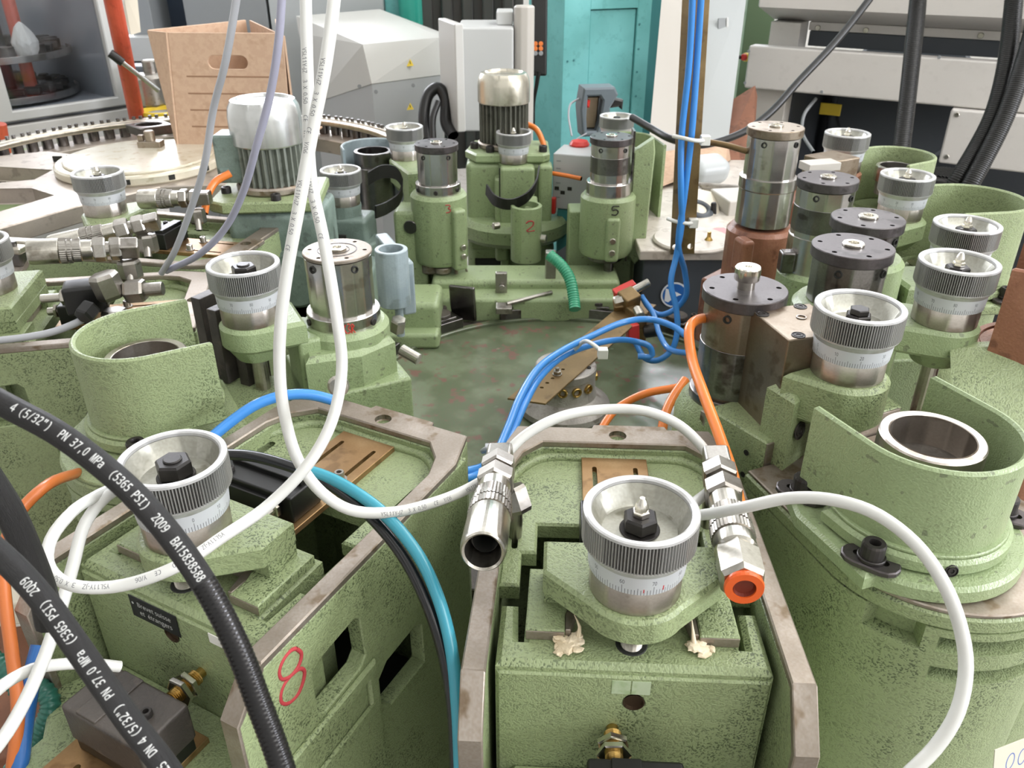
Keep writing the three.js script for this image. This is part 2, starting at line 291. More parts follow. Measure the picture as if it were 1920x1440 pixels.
// ---------------------------------------------------------------- shared pieces of the machine
// scale drum: a hundred lines, every tenth numbered
const scaleTex = canvasTex(2048, 96, (c, w, h) => {
  c.fillStyle = '#c9ccd0'; c.fillRect(0, 0, w, h); c.strokeStyle = '#3a3d42'; c.fillStyle = '#34373c'; c.font = '30px sans-serif'; c.textAlign = 'center';
  for (let i = 0; i < 100; i++) { const x = (i + 0.5) * w / 100, l = i % 10 === 0 ? 46 : i % 5 === 0 ? 38 : 28; c.lineWidth = 3; c.beginPath(); c.moveTo(x, h); c.lineTo(x, h - l); c.stroke(); if (i % 10 === 0) c.fillText(String(i), x, h - 54); }
});
const scaleMat = std({ map: scaleTex, metalness: 0.3, roughness: 0.45 });
const marked = canvasTex(2048, 96, (c, w, h) => { c.drawImage(scaleTex.image, 0, 0); c.fillStyle = '#c4333a'; c.fillRect(w * 0.672, h - 34, 7, 20); c.fillRect(w * 0.735, h - 44, 9, 26); });
const scaleMarked = std({ map: marked, metalness: 0.3, roughness: 0.45 });
const KNURL = slab(Array.from({ length: 440 }, (_, i) => { const a = i / 440 * Math.PI * 2, r = i % 4 < 2 ? 0.0375 : 0.0361; return [r * Math.cos(a), r * Math.sin(a)]; }), 0.0405, 0.0612, 0, [[0, 0, 0.0318]], 32);
prep(KNURL);
// one hand wheel, 64 mm tall; turn = the number (0..99) that faces the operator
const wheelProto = {};
function handwheel(parent, [x, y, z], number = 50, kind = 'nipple', marks = false) {
  const g = part('handwheel', parent), key = kind + marks;
  g._org = [0, 0, 0];
  if (!wheelProto[key]) {
    const w = wheelProto[key] = new THREE.Group(); w._org = [0, 0, 0];
    obj('sleeve', lathe([[0, 0], [0.0305, 0], [0.031, 0.0006], [0.0312, 0.0195], [0.031, 0.02], [0, 0.02]], 48), M.steelBright, w);
    obj('scale_ring', keepUv(new THREE.LatheGeometry([[0.0322, 0.0196], [0.0333, 0.034]].map((p) => new THREE.Vector2(...p)), 64)), marks ? scaleMarked : scaleMat, w);
    obj('neck', lathe([[0.031, 0.0198], [0.0322, 0.0196], [0.0331, 0.0335], [0.0334, 0.034], [0.0352, 0.0375], [0.0368, 0.0392], [0.0368, 0.0406], [0.03, 0.0406]].slice(3), 64), M.alu, w);
    obj('knurled_ring', KNURL.clone(), M.aluKnurl, w);
    obj('groove_floor', T(pipe(0.03635, 0.034, 0.0203, 72, 0.0001), 0, 0.0407, 0), M.blackOx, w);
    obj('rim', lathe([[0.0366, 0.061], [0.0374, 0.0614], [0.0372, 0.0632], [0.036, 0.064], [0.0335, 0.064], [0.0322, 0.063], [0.0318, 0.0605]], 64), M.alu, w);
    obj('dish', lathe([[0.0318, 0.0606], [0.0255, 0.0475], [0.0245, 0.0465], [0, 0.0465]], 64), M.aluDish, w);
    if (kind === 'plain') { obj('nut', [cyl(0.0135, 0.002, 0.0005), T(hexNut(0.0128, 0.0125), 0, 0.002, 0), T(cyl(0.0065, 0.0025, 0.0008, 20), 0, 0.0135, 0)].map((q) => T(q, 0, 0.0465, 0)), M.blackOx, w); }
    else if (kind === 'hex') obj('nut', [cyl(0.012, 0.0015, 0.0004), T(hexNut(0.0112, 0.008), 0, 0.0015, 0), T(hexNut(0.0085, 0.005), 0, 0.0095, 0)].map((q) => T(q, 0, 0.0465, 0)), M.blackOx, w);
    else {
      obj('nut', [cyl(0.0132, 0.0012, 0.0004), T(hexNut(0.0116, 0.0105), 0, 0.0012, 0)].map((q) => T(q, 0, 0.0465, 0)), M.blackOx, w);
      obj('grease_nipple', T([hexNut(0.0058, 0.0045), lathe([[0, 0.004], [0.0042, 0.004], [0.0045, 0.0075], [0.0034, 0.0105], [0.0026, 0.0125], [0.0018, 0.0138], [0, 0.0138]], 16)].reduce((a, b) => mergeGeometries([prep(a), prep(b)])), 0, 0.058, 0), M.chrome, w);
    }
  }
  for (const c of wheelProto[key].children) g.add(c.clone());
  const o = parent._org; g.position.set(x - o[0], y - o[1], z - o[2]);
  g.rotation.y = -(number + 0.5) / 100 * 2 * Math.PI;
  return g;
}
M.boreBrown = std({ color: '#4a3b2c', metalness: 0.6, roughness: 0.5 });
M.steelBright = std({ map: stainTex('#c6c0b9', '#b0a89f', '#8f8478', 6), metalness: 0.95, roughness: 0.33 });

// screws with hexagon sockets standing on level y
const screws = (list, r, h) => list.map(([x, y, z]) => T(capScrew(r, h), x, y, z));

// drill-head cylinder: drops from its top disc to y0
function spindle(parent, [x, y, z], y0, { r = 0.036, cap = M.capBlack, capR = 0.04, body = M.steel, plug = M.chrome, boss = false, collar = 0, flat = false, band, capH = 0.012, turn = 0 } = {}) {
  const pos = (i, n, rr, off = turn) => [x + rr * Math.cos(i / n * 6.2832 + off), z + rr * Math.sin(i / n * 6.2832 + off)];
  const holes = []; for (let i = 0; i < 6; i++) holes.push([...pos(i, 6, capR * 0.8), capR * 0.085]);
  obj('cap', [slab(Object.assign(arc(x, z, capR, 0, 6.2832, 48).slice(0, -1)), y - capH, y, 0.0008, holes), T(cyl(capR * 0.97, 0.001, 0, 40), x, y - capH, z)], cap, parent);
  for (let i = 0; i < 6; i += 2) { const [a, b] = pos(i, 6, capR * 0.8); obj('cap_screw', T(capScrew(capR * 0.07, 0.006), a, y - 0.0075, b), M.blackOx, parent); }
  if (boss) obj('boss', T(lathe([[0, 0], [0.0085, 0], [0.0085, 0.008], [0.0118, 0.009], [0.0122, 0.01], [0.0122, 0.021], [0.0112, 0.0222], [0.0035, 0.0222], [0.003, 0.019], [0, 0.019]], 36), x, y, z), M.chrome, parent);
  else obj('plug', [T(pipe(capR * 0.27, capR * 0.13, 0.0035, 24), x, y - 0.0004, z), T(cyl(capR * 0.14, 0.001, 0, 12), x, y, z)], plug, parent);
  const yb = y - capH;
  obj('body', T(lathe([[r - 0.001, y0 - yb], [r, y0 - yb + 0.001], [r, -0.014], [r - 0.0004, -0.0145], [r - 0.0004, -0.0155], [r + 0.0005, -0.016], [r + 0.0005, -0.001], [r - 0.001, 0]], 56), x, yb, z), body, parent);
  if (band) { const b0 = band[0], b1 = band[1]; obj('worn_band', T(pipe(r + 0.0006, r - 0.001, b1 - b0, 48, 0.0003), x, b0, z), M.steelDark, parent); }
  for (const a of [0.9, 2.2]) obj('spanner_hole', aim(pipe(0.0042, 0.0028, 0.002, 14, 0.0003), [x + (r + 0.0002) * Math.cos(a), yb - 0.008, z + (r + 0.0002) * Math.sin(a)], [Math.cos(a), 0, Math.sin(a)]), M.void, parent);
  if (collar) { obj('collar', T(pipe(r + 0.005, r - 0.002, collar, 56), x, y0, z), M.steel, parent);
    for (const a of [0.5, 1.6, 2.6]) obj('collar_screw', aim(cyl(0.004, 0.002, 0.0005, 14), [x + (r + 0.0046) * Math.cos(a), y0 + collar * 0.5, z + (r + 0.0046) * Math.sin(a)], [Math.cos(a), 0, Math.sin(a)]), M.blackOx, parent); }
}

// U-shaped belt guard on its bolted flange, with the motor pulley ring inside; open side towards the table
function beltGuard(name, label, { c, yaw, top, bot = top - 0.075, r = 0.065, len = 0.06, mat = M.greenSoft, ring = top - 0.012, ringR = 0.039, flange = true, post = false, ringMat = M.steelBright, group }) {
  const t = thing(name, label, 'machine guard', [0, bot - 0.03, 0], group, yaw, [c[0], bot - 0.03, c[1]]);
  const outer = [[r, -len], ...arc(0, 0, r, 0, Math.PI, 28), [-r, -len]], i = r - 0.0055, inner = [[-i, -len], ...arc(0, 0, i, Math.PI, 0, 28), [i, -len]];
  obj('guard_wall', slab([...outer, ...inner], bot, top, 0.002), mat, t);
  obj('pulley_ring', T(pipe(ringR, ringR * 0.79, 0.026, 56, 0.0012), 0, ring - 0.026, 0), ringMat, t);
  obj('pulley_bore', T(lathe([[ringR * 0.84, 0.0005], [ringR * 0.82, -0.022], [0, -0.022]], 40), 0, ring - 0.0262, 0), M.cast, t);
  if (post) obj('pedestal', T(cyl(r * 0.95, bot - 0.03 - 0.1, 0.003, 40), 0, 0.1, 0), mat, t);
  if (flange) {
    obj('lower_skirt', [slab([[r + 0.007, -len * 0.4], ...arc(0, 0, r + 0.007, 0, Math.PI, 28), [-r - 0.007, -len * 0.4]], bot - 0.014, bot, 0.003), T(pipe(r + 0.0035, r - 0.004, 0.003, 48), 0, bot, 0)], mat, t);
    const hexa = [[r + 0.014, -len], [r + 0.02, 0.03], ...arc(0, 0, r + 0.02, 0.5, Math.PI - 0.5, 20), [-r - 0.02, 0.04], [-r - 0.016, -len + 0.02], [-r + 0.004, -len - 0.02], [r - 0.004, -len - 0.02]];
    obj('flange', slab(hexa, bot - 0.03, bot - 0.014, 0.003), mat, t);
    for (const [sx, sz] of [[-r - 0.006, 0.03], [-r + 0.004, -len + 0.002], [r + 0.004, 0.03]]) {
      obj('bolt_pad', slab(slot(sx, sz, 0.024, 0.02, 0.5), bot - 0.014, bot - 0.009, 0.001, [slot(sx, sz, 0.009, 0.02, 0.5)]), M.capBlack, t);
      obj('bolt', [T(cyl(0.0105, 0.003, 0.0006, 24), sx, bot - 0.009, sz), T(capScrew(0.0088, 0.012), sx, bot - 0.006, sz)], M.blackOx, t);
    }
    obj('set_screw', aim(recess(0.005, 0.001), [-0.03, bot - 0.007, Math.sqrt((r + 0.007) ** 2 - 0.0009)], [-0.4, 0.2, 0.9]), M.blackOx, t);
  }
  return t;
}
// round casting under a guard, with cooling slots in its curved wall
function driveHousing(label, { c, yaw, top, bot = 0.86, r = 0.088, foot, k = 1, ledge = M.steelPlate }) {
  const t = thing('drive_housing', label, 'machine housing', [0, bot, 0], null, yaw, [c[0], bot, c[1]]);
  const plan = (cuts) => { const p = [[r - 0.004, -0.13]]; for (let i = 0; i <= 60; i++) { const a = Math.PI * i / 60; let q = 0; for (const [d, a0, a1] of cuts) if (a > a0 && a < a1) q = d; p.push([(r - q) * Math.cos(a), (r - q) * Math.sin(a)]); } p.push([-r + 0.012, -0.13]); return p; };
  const S = [0.05, 0.0, 2.3], K = [0.014, 2.46, 2.8], L0 = (v) => top - v * k, lv = [[bot, L0(0.066), []], [L0(0.066), L0(0.051), [S]], [L0(0.051), L0(0.036), []], [L0(0.036), L0(0.021), [S, K]], [L0(0.021), L0(0.014), [K]], [L0(0.014), top, []]];
  obj('casting', lv.map(([y0, y1, c], i) => slab(plan(c), y0, y1, i === 5 ? 0.002 : 0)), M.green, t);
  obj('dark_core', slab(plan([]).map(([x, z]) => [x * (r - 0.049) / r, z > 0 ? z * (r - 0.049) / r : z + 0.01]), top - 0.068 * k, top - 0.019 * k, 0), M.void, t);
  if (foot) obj('foot', slab(arc(0.05, -0.02, 0.115, 0, 6.2832, 50).slice(0, -1), bot, top - 0.1, 0.012), M.green, t);
  obj('ledge', slab(plan([]).map(([x, z]) => [x * 0.985, z * 0.985]), top, top + 0.004, 0.001), ledge, t);
  obj('seam', T(box(0.0008, top - bot - 0.01, 0.0012, 0), -r * 0.985, (top + bot) / 2, 0.012), M.void, t);
  return t;
}
M.greenDarkSlot = std({ color: '#3b4133', roughness: 0.7 });

// ---------------------------------------------------------------- quick couplings for the oil lines
function coupling(label, p0, p1, r, { socket = 'open', elbow, group, stem } = {}) {
  const A = V(p0), B = V(p1), L = A.distanceTo(B), dir = B.clone().sub(A).normalize().toArray(), k = r / 0.0135;
  const t = thing('quick_coupling', label, 'hose coupling', p0, group), put = (g, u) => aim(g, A.clone().addScaledVector(V(dir), u).toArray(), dir);
  obj('hex_nut', [put(hexNut(r * 0.95, L * 0.13), 0), put(cyl(r * 0.6, L * 0.06, 0.0005, 20), L * 0.12), put(hexNut(r * 1.0, L * 0.14), L * 0.17)], M.fitting, t);
  obj('sleeve', put(lathe([[0, 0], [r * 0.76, 0], [r * 0.8, 0.001], [r * 0.82, L * 0.2], [0, L * 0.2]], 36), L * 0.31), M.zinc, t);
  const teeth = (y0, y1, rr) => { const g = slab(Array.from({ length: 72 }, (_, i) => { const a = i / 72 * 6.2832, q = i % 2 ? rr : rr * 0.955; return [q * Math.cos(a), q * Math.sin(a)]; }), y0, y1, 0); return put(g, 0); };
  obj('knurled_collar', [teeth(L * 0.44, L * 0.52, r * 0.94), teeth(L * 0.535, L * 0.575, r * 1.01), teeth(L * 0.59, L * 0.66, r * 1.03), put(cyl(r * 0.9, L * 0.24, 0.0008), L * 0.43)], M.fitting, t);
  if (socket === 'open') {
    obj('socket', put(lathe([[r * 0.9, 0], [r * 1.0, L * 0.02], [r * 1.02, L * 0.3], [r * 0.97, L * 0.335], [r * 0.9, L * 0.345], [r * 0.8, L * 0.335], [r * 0.72, L * 0.3], [r * 0.7, L * 0.12], [r * 0.3, L * 0.1], [0, L * 0.1]], 44), L * 0.655), M.zinc, t);
    for (const u of [0.8, 0.84, 0.88]) obj('spring_ring', put(new THREE.TorusGeometry(r * 0.56, r * 0.07, 6, 28).rotateX(Math.PI / 2), L * u), M.blackOx, t);
    obj('bore', put(lathe([[r * 0.5, L * 0.14], [r * 0.45, 0], [0, 0]], 20), L * 0.765), M.void, t);
  } else {
    obj('socket', put(lathe([[r * 0.9, 0], [r * 0.98, L * 0.02], [r * 0.98, L * 0.1], [r * 0.8, L * 0.12], [r * 0.8, L * 0.16], [0, L * 0.16]], 40), L * 0.655), M.zinc, t);
    obj('hex_adapter', put(hexNut(r * 1.06, L * 0.24), L * 0.76), M.zinc, t);
    if (socket === 'orange') { obj('orange_seal', put(lathe([[r * 0.82, 0], [r * 0.86, L * 0.02], [r * 0.82, L * 0.035], [r * 0.5, L * 0.035], [r * 0.42, 0.0], [r * 0.42, 0.0006], [0, 0.0004]], 30), L * 0.9995), M.orangeCap, t); obj('thread', put(lathe([[r * 0.47, L * 0.03], [r * 0.4, 0.0016], [0, 0.0012]], 20), L * 0.9995), std({ color: '#6e2410', roughness: 0.4 }), t); }
  }
  if (elbow) { obj('elbow', [put(T(box(r * 1.35, r * 1.5, r * 1.35, r * 0.2, 2), 0, -r * 0.55, 0), 0), ...elbow.map(([q, d, rr, h]) => aim(hexNut(rr, h), q, d))], M.fitting, t); }
  if (stem) obj('pipe_stem', sweep(stem, r * 0.34, { rad: 12 }), M.fitting, t);
  return t;
}
const threadGeo = (r, h, pitch) => { const p = [[0, 0]]; for (let y = 0; y < h; y += pitch) p.push([r, y], [r * 0.9, y + pitch * 0.5]); p.push([r * 0.8, h], [0, h]); return lathe(p, 18); };

// ---------------------------------------------------------------- slide stations: a U-shaped casting, a slide block and a wheel on its bracket
function slideStation(label, { yaw, off = [0, 0], wheel, wheelKind, marks, sensorX = -0.011, boxX = [-0.032, 0.034], detail = true, switchX = [-0.03, 0.03], cut = false, extra }) {
  const o = [0, 0.86, 0.6], a = yaw * Math.PI / 180, wx = C[0] + off[0], wz = C[1] + off[1];
  const t = thing('slide_station', label, 'machine station', o, null, a, [wx + 0.6 * Math.sin(a), 0.86, wz + 0.6 * Math.cos(a)]);
  const OUT = [[-0.091, 0.43], [-0.02, 0.43], [-0.018, 0.424], [0.05, 0.424], [0.052, 0.43], [0.091, 0.43], [0.106, 0.475], [0.1135, 0.73], [0.0975, 0.73], [0.093, 0.50], [0.084, 0.475], [0.066, 0.456], [-0.066, 0.456], [-0.084, 0.475], [-0.093, 0.50], [-0.0975, 0.73], [-0.1135, 0.73], [-0.106, 0.475]];
  const wallPts = [[0.455, 0.86], [0.455, 1.2235], [0.7295, 1.2235], [0.757, 1.196], [0.757, 0.86]];
  const win = [[0.626, 1.137], [0.628, 1.178], [0.634, 1.183], [0.678, 1.181], [0.686, 1.176], [0.686, 1.134], [0.68, 1.129], [0.634, 1.130]];
  const win2 = [[0.545, 1.05], [0.545, 1.096], [0.555, 1.104], [0.60, 1.104], [0.612, 1.095], [0.612, 1.066], [0.60, 1.052]];
  const lean = (g, s) => { const p = g.attributes.position; for (let i = 0; i < p.count; i++) p.setX(i, p.getX(i) + s * (p.getZ(i) - 0.73) * 0.028); return g; };
  const walls = [-1, 1].map((s) => lean(side(wallPts, s > 0 ? 0.098 : -0.113, s > 0 ? 0.113 : -0.098, 0.0012, cut ? [win, win2] : []), s));
  if (cut && detail) walls.push(...[1].flatMap((s) => [lean(side([[0.618, 1.083], [0.618, 1.126], [0.752, 1.126], [0.752, 1.112], [0.63, 1.112], [0.63, 1.083]], 0.112, 0.1175, 0.002), s), lean(side([[0.75, 0.9], [0.618, 0.9], [0.618, 1.083], [0.75, 1.083]], 0.112, 0.1165, 0.002), s)]));
  obj('casting', [...walls, slab([[-0.091, 0.43], [0.091, 0.43], [0.106, 0.475], [0.09, 0.476], [0.066, 0.457], [-0.066, 0.457], [-0.09, 0.476], [-0.106, 0.475]], 0.86, 1.2235, 0.001)], M.green, t);
  obj('steel_rim', slab(OUT, 1.2232, 1.23, 0.0012, [[0.004, 0.443, 0.0095]]), M.steelPlate, t);
  obj('rim_hole', T(lathe([[0.0095, 0.0], [0.0095, -0.012], [0, -0.012]], 24), 0.004, 1.229, 0.443), M.steelDark, t);
  for (const s of [-1, 1]) obj('end_pad', side([[0.73, 1.2298], [0.758, 1.1975], [0.758, 0.87], [0.752, 0.87], [0.752, 1.193], [0.728, 1.2225]], s > 0 ? 0.0975 : -0.1135, s > 0 ? 0.1135 : -0.0975, 0.0008), M.steelPlate, t);
  // floor of the pocket: stepped ears with slots run along the walls
  const ear = (s) => [[0.068, 0.556], [0.068, 0.592], [0.08, 0.592], [0.08, 0.63], [0.096, 0.63]].map(([x, z]) => [s * x, z]);
  const fl = [[-0.095, 0.5], [-0.085, 0.474], [-0.066, 0.455], [0.066, 0.455], [0.085, 0.474], [0.095, 0.5], ...ear(1).reverse(), ...ear(-1)];
  obj('pocket_floor', slab(fl, 1.196, 1.212, 0.002, [-1, 1].flatMap((s) => [slot(s * 0.083, 0.523, 0.012, 0.03), slot(s * 0.086, 0.575, 0.009, 0.022)])), M.green, t);
  obj('inner_well', slab([[-0.096, 0.46], [0.096, 0.46], [0.097, 0.75], [-0.097, 0.75]], 0.87, 0.93, 0), M.void, t);
  obj('fillet', [sweep([[-0.1015, 1.211, 0.51], [-0.085, 1.213, 0.478], [-0.064, 1.213, 0.459], [0, 1.213, 0.4585], [0.064, 1.213, 0.459], [0.085, 1.213, 0.478], [0.1015, 1.211, 0.51]], 0.005, { rad: 8, step: 0.004, ref: [0, 1, 0] })].map((g) => { g.userData.keep = false; return g; }), M.green, t);
  // slide block with its two arms, rails and dovetail
  const top = 1.218;
  obj('slide_block', slab([[-0.0925, 0.711], [0.0925, 0.711], [0.0915, 0.655], [0.0795, 0.655], [0.078, 0.689], [0.074, 0.689], [0.072, 0.62], [-0.072, 0.62], [-0.074, 0.689], [-0.078, 0.689], [-0.0795, 0.655], [-0.0915, 0.655]], 0.93, top, 0.004), M.green, t);
  for (const s of [-1, 1]) {
    obj('rail', slab([[s * 0.073, 0.69], [s * 0.072, 0.628], [s * 0.03, 0.628], [s * 0.046, 0.674], [s * 0.046, 0.69]].sort((p, q) => 0), top - 0.001, top + 0.0095, 0.001), M.green, t);
    obj('rail_face', T(box(0.0265, 0.0075, 0.001, 0.0003), s * 0.0595, top + 0.0045, 0.6902), M.steelPlate, t);
    obj('gib', slab([[s * 0.0455, 0.688], [s * 0.0455, 0.672], [s * 0.036, 0.65], [s * 0.033, 0.65], [s * 0.042, 0.688]], top, top + 0.0085, 0.0005), M.steelPlate, t);
  }
  obj('dovetail', T(box(0.076, 0.016, 0.03, 0.0008), 0, top + 0.008, 0.652), M.steelPlate, t);
  const nose = arc(0, 0.677, 0.0365, 0.62, Math.PI - 0.62, 16);
  obj('bracket', [slab([[-0.062, 0.634], [0.062, 0.634], [0.062, 0.668], ...nose, [-0.062, 0.668]], 1.239, 1.2605, 0.0025), slab([[-0.061, 0.634], [0.061, 0.634], [0.061, 0.664], [-0.061, 0.664]], 1.226, 1.242, 0.002), T(lathe([[0, -0.007], [0.014, -0.007], [0.024, -0.003], [0.0355, 0.006], [0, 0.006]], 40), 0, 1.2365, 0.677)], M.green, t);
  obj('feed_screw', T(threadGeo(0.0078, 0.02, 0.0016), 0, 1.2165, 0.6905), M.zinc, t);
  obj('screw_hole', T(lathe([[0.0115, 0], [0.0105, 0.0012], [0.008, 0.0012], [0.0078, 0]], 24), 0, top - 0.0005, 0.6905), M.void, t);
  handwheel(t, [0, 1.2605, 0.677], wheel, wheelKind, marks);
  // brass plate with its switch
  obj('brass_plate', slab([[-0.03, 0.463], [0.03, 0.463], [0.03, 0.605], [-0.03, 0.605]], 1.2118, 1.2178, 0.0005, [slot(-0.0185, 0.505, 0.0052, 0.05), slot(0.0185, 0.505, 0.0052, 0.05)]), M.brass, t);
  for (const s of [-1, 1]) obj('plate_screw', [T(cyl(0.0065, 0.0014, 0.0003, 20), s * 0.0185, 1.2178, 0.53), T(capScrew(0.0046, 0.0075), s * 0.0185, 1.219, 0.53)], M.fitting, t);
  const sw = part('limit_switch', t), s0 = switchX[0], s1 = switchX[1], sc = (s0 + s1) / 2;
  obj('switch_body', [boxAt(s0, s1, 1.218, 1.2435, 0.562, 0.598, 0.002), boxAt(s0 + 0.004, s1 - 0.004, 1.243, 1.248, 0.566, 0.58, 0.001), boxAt(s0 + 0.003, s1 - 0.012, 1.222, 1.238, 0.597, 0.602, 0.001)], M.black, sw);
  obj('plunger', [aim(hexNut(0.0085, 0.004), [s1 - 0.016, 1.232, 0.602], [0, 0, 1]), aim(cyl(0.005, 0.014, 0.0006, 16), [s1 - 0.016, 1.232, 0.6], [0, 0, 1])], M.zinc, sw);
  for (const x of [s0 + 0.012, s1 - 0.012]) obj('switch_screw', T(capScrew(0.0036, 0.004), x, 1.243, 0.59), M.blackOx, sw);
  if (detail) {
    // front face: bore, switch at the front on its own brass plate and ledge
    obj('front_plate', front([[-0.0915, 0.93], [0.0915, 0.93], [0.0915, 1.211], [-0.0915, 1.211]], 0.7095, 0.7135, 0.0015, [[0.002, 1.187, 0.0066]]), M.green, t);
    obj('front_bore', aim(lathe([[0.0074, 0.0026], [0.0066, 0.0028], [0.0062, 0.0003], [0, 0.0003]], 24), [0.002, 1.187, 0.7112], [0, 0, 1]), M.boreBrown, t);
    const ps = part('proximity_switch', t), py = 1.161;
    obj('thread', [aim(cyl(0.0042, 0.008, 0.0006, 18), [sensorX, py, 0.712], [0, 0, 1]), aim(threadGeo(0.0062, 0.026, 0.0014), [sensorX, py, 0.719], [0, 0, 1])], M.brassShiny, ps);
    obj('lock_nut', [aim(hexNut(0.0115, 0.0045), [sensorX, py, 0.7255], [0, 0, 1], 0.2), aim(hexNut(0.012, 0.0045), [sensorX, py, 0.7325], [0, 0, 1], 0.6)], M.chrome, ps);
    obj('switch_body', [boxAt(boxX[0], boxX[1], 1.135, 1.17, 0.744, 0.788, 0.003), boxAt(boxX[0] + 0.016, boxX[0] + 0.036, 1.168, 1.1715, 0.745, 0.787, 0.001)], extra === 'grimy' ? M.blackGrime : M.black, ps);
    for (const x of [boxX[0] + 0.018, boxX[1] - 0.018]) obj('switch_screw', [T(capScrew(0.0042, 0.006), x, 1.1685, 0.765)], M.blackOx, ps);
    obj('ledge', slab([[-0.105, 0.757], [-0.07, 0.79], [-0.07, 0.85], [-0.1, 0.9], [0.09, 0.9], [0.09, 0.757], [0.07, 0.712], [-0.08, 0.712]], 1.098, 1.117, 0.003), M.green, t);
    obj('brass_plate', slab([[-0.04, 0.735], [0.046, 0.735], [0.046, 0.89], [-0.04, 0.89]], 1.117, 1.123, 0.0005, [slot(-0.018, 0.835, 0.006, 0.075), slot(0.024, 0.835, 0.006, 0.075)]), M.brass, t);
    obj('switch_base', boxAt(boxX[0] + 0.002, boxX[1] - 0.002, 1.123, 1.136, 0.746, 0.786, 0.001), M.black, t);
  }
  return t;
}

// ---------------------------------------------------------------- middle of the machine: round table, hub, ring
const deg = Math.PI / 180;
const ring = (r, y0, y1, ri, holes = []) => { const sh = new THREE.Shape(arc(C[0], -C[1], r, 0, 2 * Math.PI, 90).map(([x, y]) => new THREE.Vector2(x, y))); if (ri) { const p = new THREE.Path(); p.absarc(C[0], -C[1], ri, 0, 7, true); sh.holes.push(p); } return slab(sh, y0, y1, 0.0015, holes, 90); };
{
  const t = thing('index_table', 'round dull green turntable in the middle of the ring of stations', 'turntable', [C[0], 0.98, C[1]]);
  obj('table_top', [ring(0.318, 0.985, 1.0), ring(0.33, 0.985, 1.006, 0.317)], M.disc, t);
  const b = thing('transfer_machine', 'large round green casting under all the stations, with a dark ring around the turntable', 'machine', [C[0], 0, C[1]]);
  obj('pedestal', [slab([...arc(C[0], C[1], 0.6, -0.15, Math.PI + 0.15, 50), ...arc(C[0], C[1], 0.39, Math.PI + 0.15, 2 * Math.PI - 0.15, 30)], 0, 0.855, 0.002), ring(0.36, 0.856, 0.97)], M.green, b);
  obj('steel_ring', ring(0.42, 0.971, 0.999, 0.334), M.blackGrime, b);
  // clamping blocks standing around the rim
  for (const [k, i] of [[1, 10], [2, 9], [3, 8], [4, 7], [5, 6], [6, 5], [7, 4]]) { const a = (i * 360 / 14 + 12) * deg, F = (g) => g.rotateY(a).translate(C[0], 0, C[1]);
    const f = thing('clamping_block', 'dark steel clamping block at the turntable rim, number ' + ['one', 'two', 'three', 'four', 'five', 'six', 'seven'][k - 1] + ' of seven from the left', 'clamp', [C[0] + 0.35 * Math.sin(a), 1.004, C[1] + 0.35 * Math.cos(a)], 'clamping blocks around the turntable');
    obj('block', [F(boxAt(-0.036, 0.036, 1.0, 1.024, 0.322, 0.375, 0.002)), F(boxAt(-0.024, 0.024, 1.024, 1.03, 0.325, 0.36, 0.002))], M.steelDark, f);
    obj('jaw', [F(T(cyl(0.019, 0.007, 0.001, 24), 0, 1.03, 0.343)), F(T(capScrew(0.006, 0.012), 0.022, 1.024, 0.366)), F(T(capScrew(0.006, 0.012), -0.022, 1.024, 0.366))], M.blackGrime, f);
  }
  const hc = PY(1058, 765, 1.0), h = thing('table_hub', 'pale grey cast hub with brass ports in the middle of the turntable', 'hub', [hc[0], 1.0, hc[2]]);
  obj('hub_casting', T(lathe([[0.068, 0], [0.0705, 0.004], [0.069, 0.012], [0.06, 0.02], [0.048, 0.028], [0.0455, 0.034], [0.045, 0.062], [0.046, 0.063], [0.046, 0.074], [0.044, 0.076], [0, 0.076]], 48), hc[0], 1.0, hc[2]), M.cast, h);
  for (const a of [-35, -8, 18, 44, 100, 160, 220]) { const d = [Math.sin(a * deg), 0, Math.cos(a * deg)]; obj('brass_port', [aim(pipe(0.0075, 0.0048, 0.008, 20), [hc[0] + d[0] * 0.041, 1.052, hc[2] + d[2] * 0.041], d), aim(cyl(0.005, 0.002, 0.0003, 14), [hc[0] + d[0] * 0.043, 1.052, hc[2] + d[2] * 0.043], d)], M.brassShiny, h); }
  for (const a of [20, 140, 260]) obj('hub_screw', T(capScrew(0.003, 0.002), hc[0] + 0.036 * Math.cos(a * deg), 1.076, hc[2] + 0.036 * Math.sin(a * deg)), M.blackOx, h);
  // perforated brass bar lying across the hub, from the near end up to the valve
  const p0 = PY(1000, 735, 1.084), p1 = PY(1205, 555, 1.09), A = Math.atan2(p1[0] - p0[0], p1[2] - p0[2]), Lb = Math.hypot(p1[0] - p0[0], p1[2] - p0[2]);
  const bar = thing('perforated_bar', 'brass coloured flat bar with a row of holes lying across the grey hub', 'bar', p0);
  const end = 0.03;
  obj('bar', slab([[-0.026, -0.012], [0.026, -end + 0.004], [0.026, Lb], [-0.026, Lb]], 1.0765, 1.0795, 0.0004, [0.024, 0.04, 0.056, 0.088].map((z) => [0, z, 0.0032])).rotateY(A).translate(p0[0], 0, p0[2]), M.brassBar, bar);
  obj('bolt', T([cyl(0.007, 0.0016, 0.0003, 20), T(hexNut(0.0062, 0.005), 0, 0.0016, 0), T(cyl(0.003, 0.011, 0.0005, 12), 0, 0, 0)].reduce((a, b) => mergeGeometries([prep(a), prep(b)])), p0[0] + 0.07 * Math.sin(A), 1.0795, p0[2] + 0.07 * Math.cos(A)), M.fitting, bar);
  obj('brass_stand', T(cyl(0.012, 0.075, 0.001, 20), p1[0], 1.004, p1[2]), M.brassBar, bar);
  // valve block on the far end of the bar
  const q = (x, y, d = 1.42) => W(x, y, d), v = thing('air_valve', 'brass and steel air valve with red levers at the far end of the brass bar', 'valve', p1);
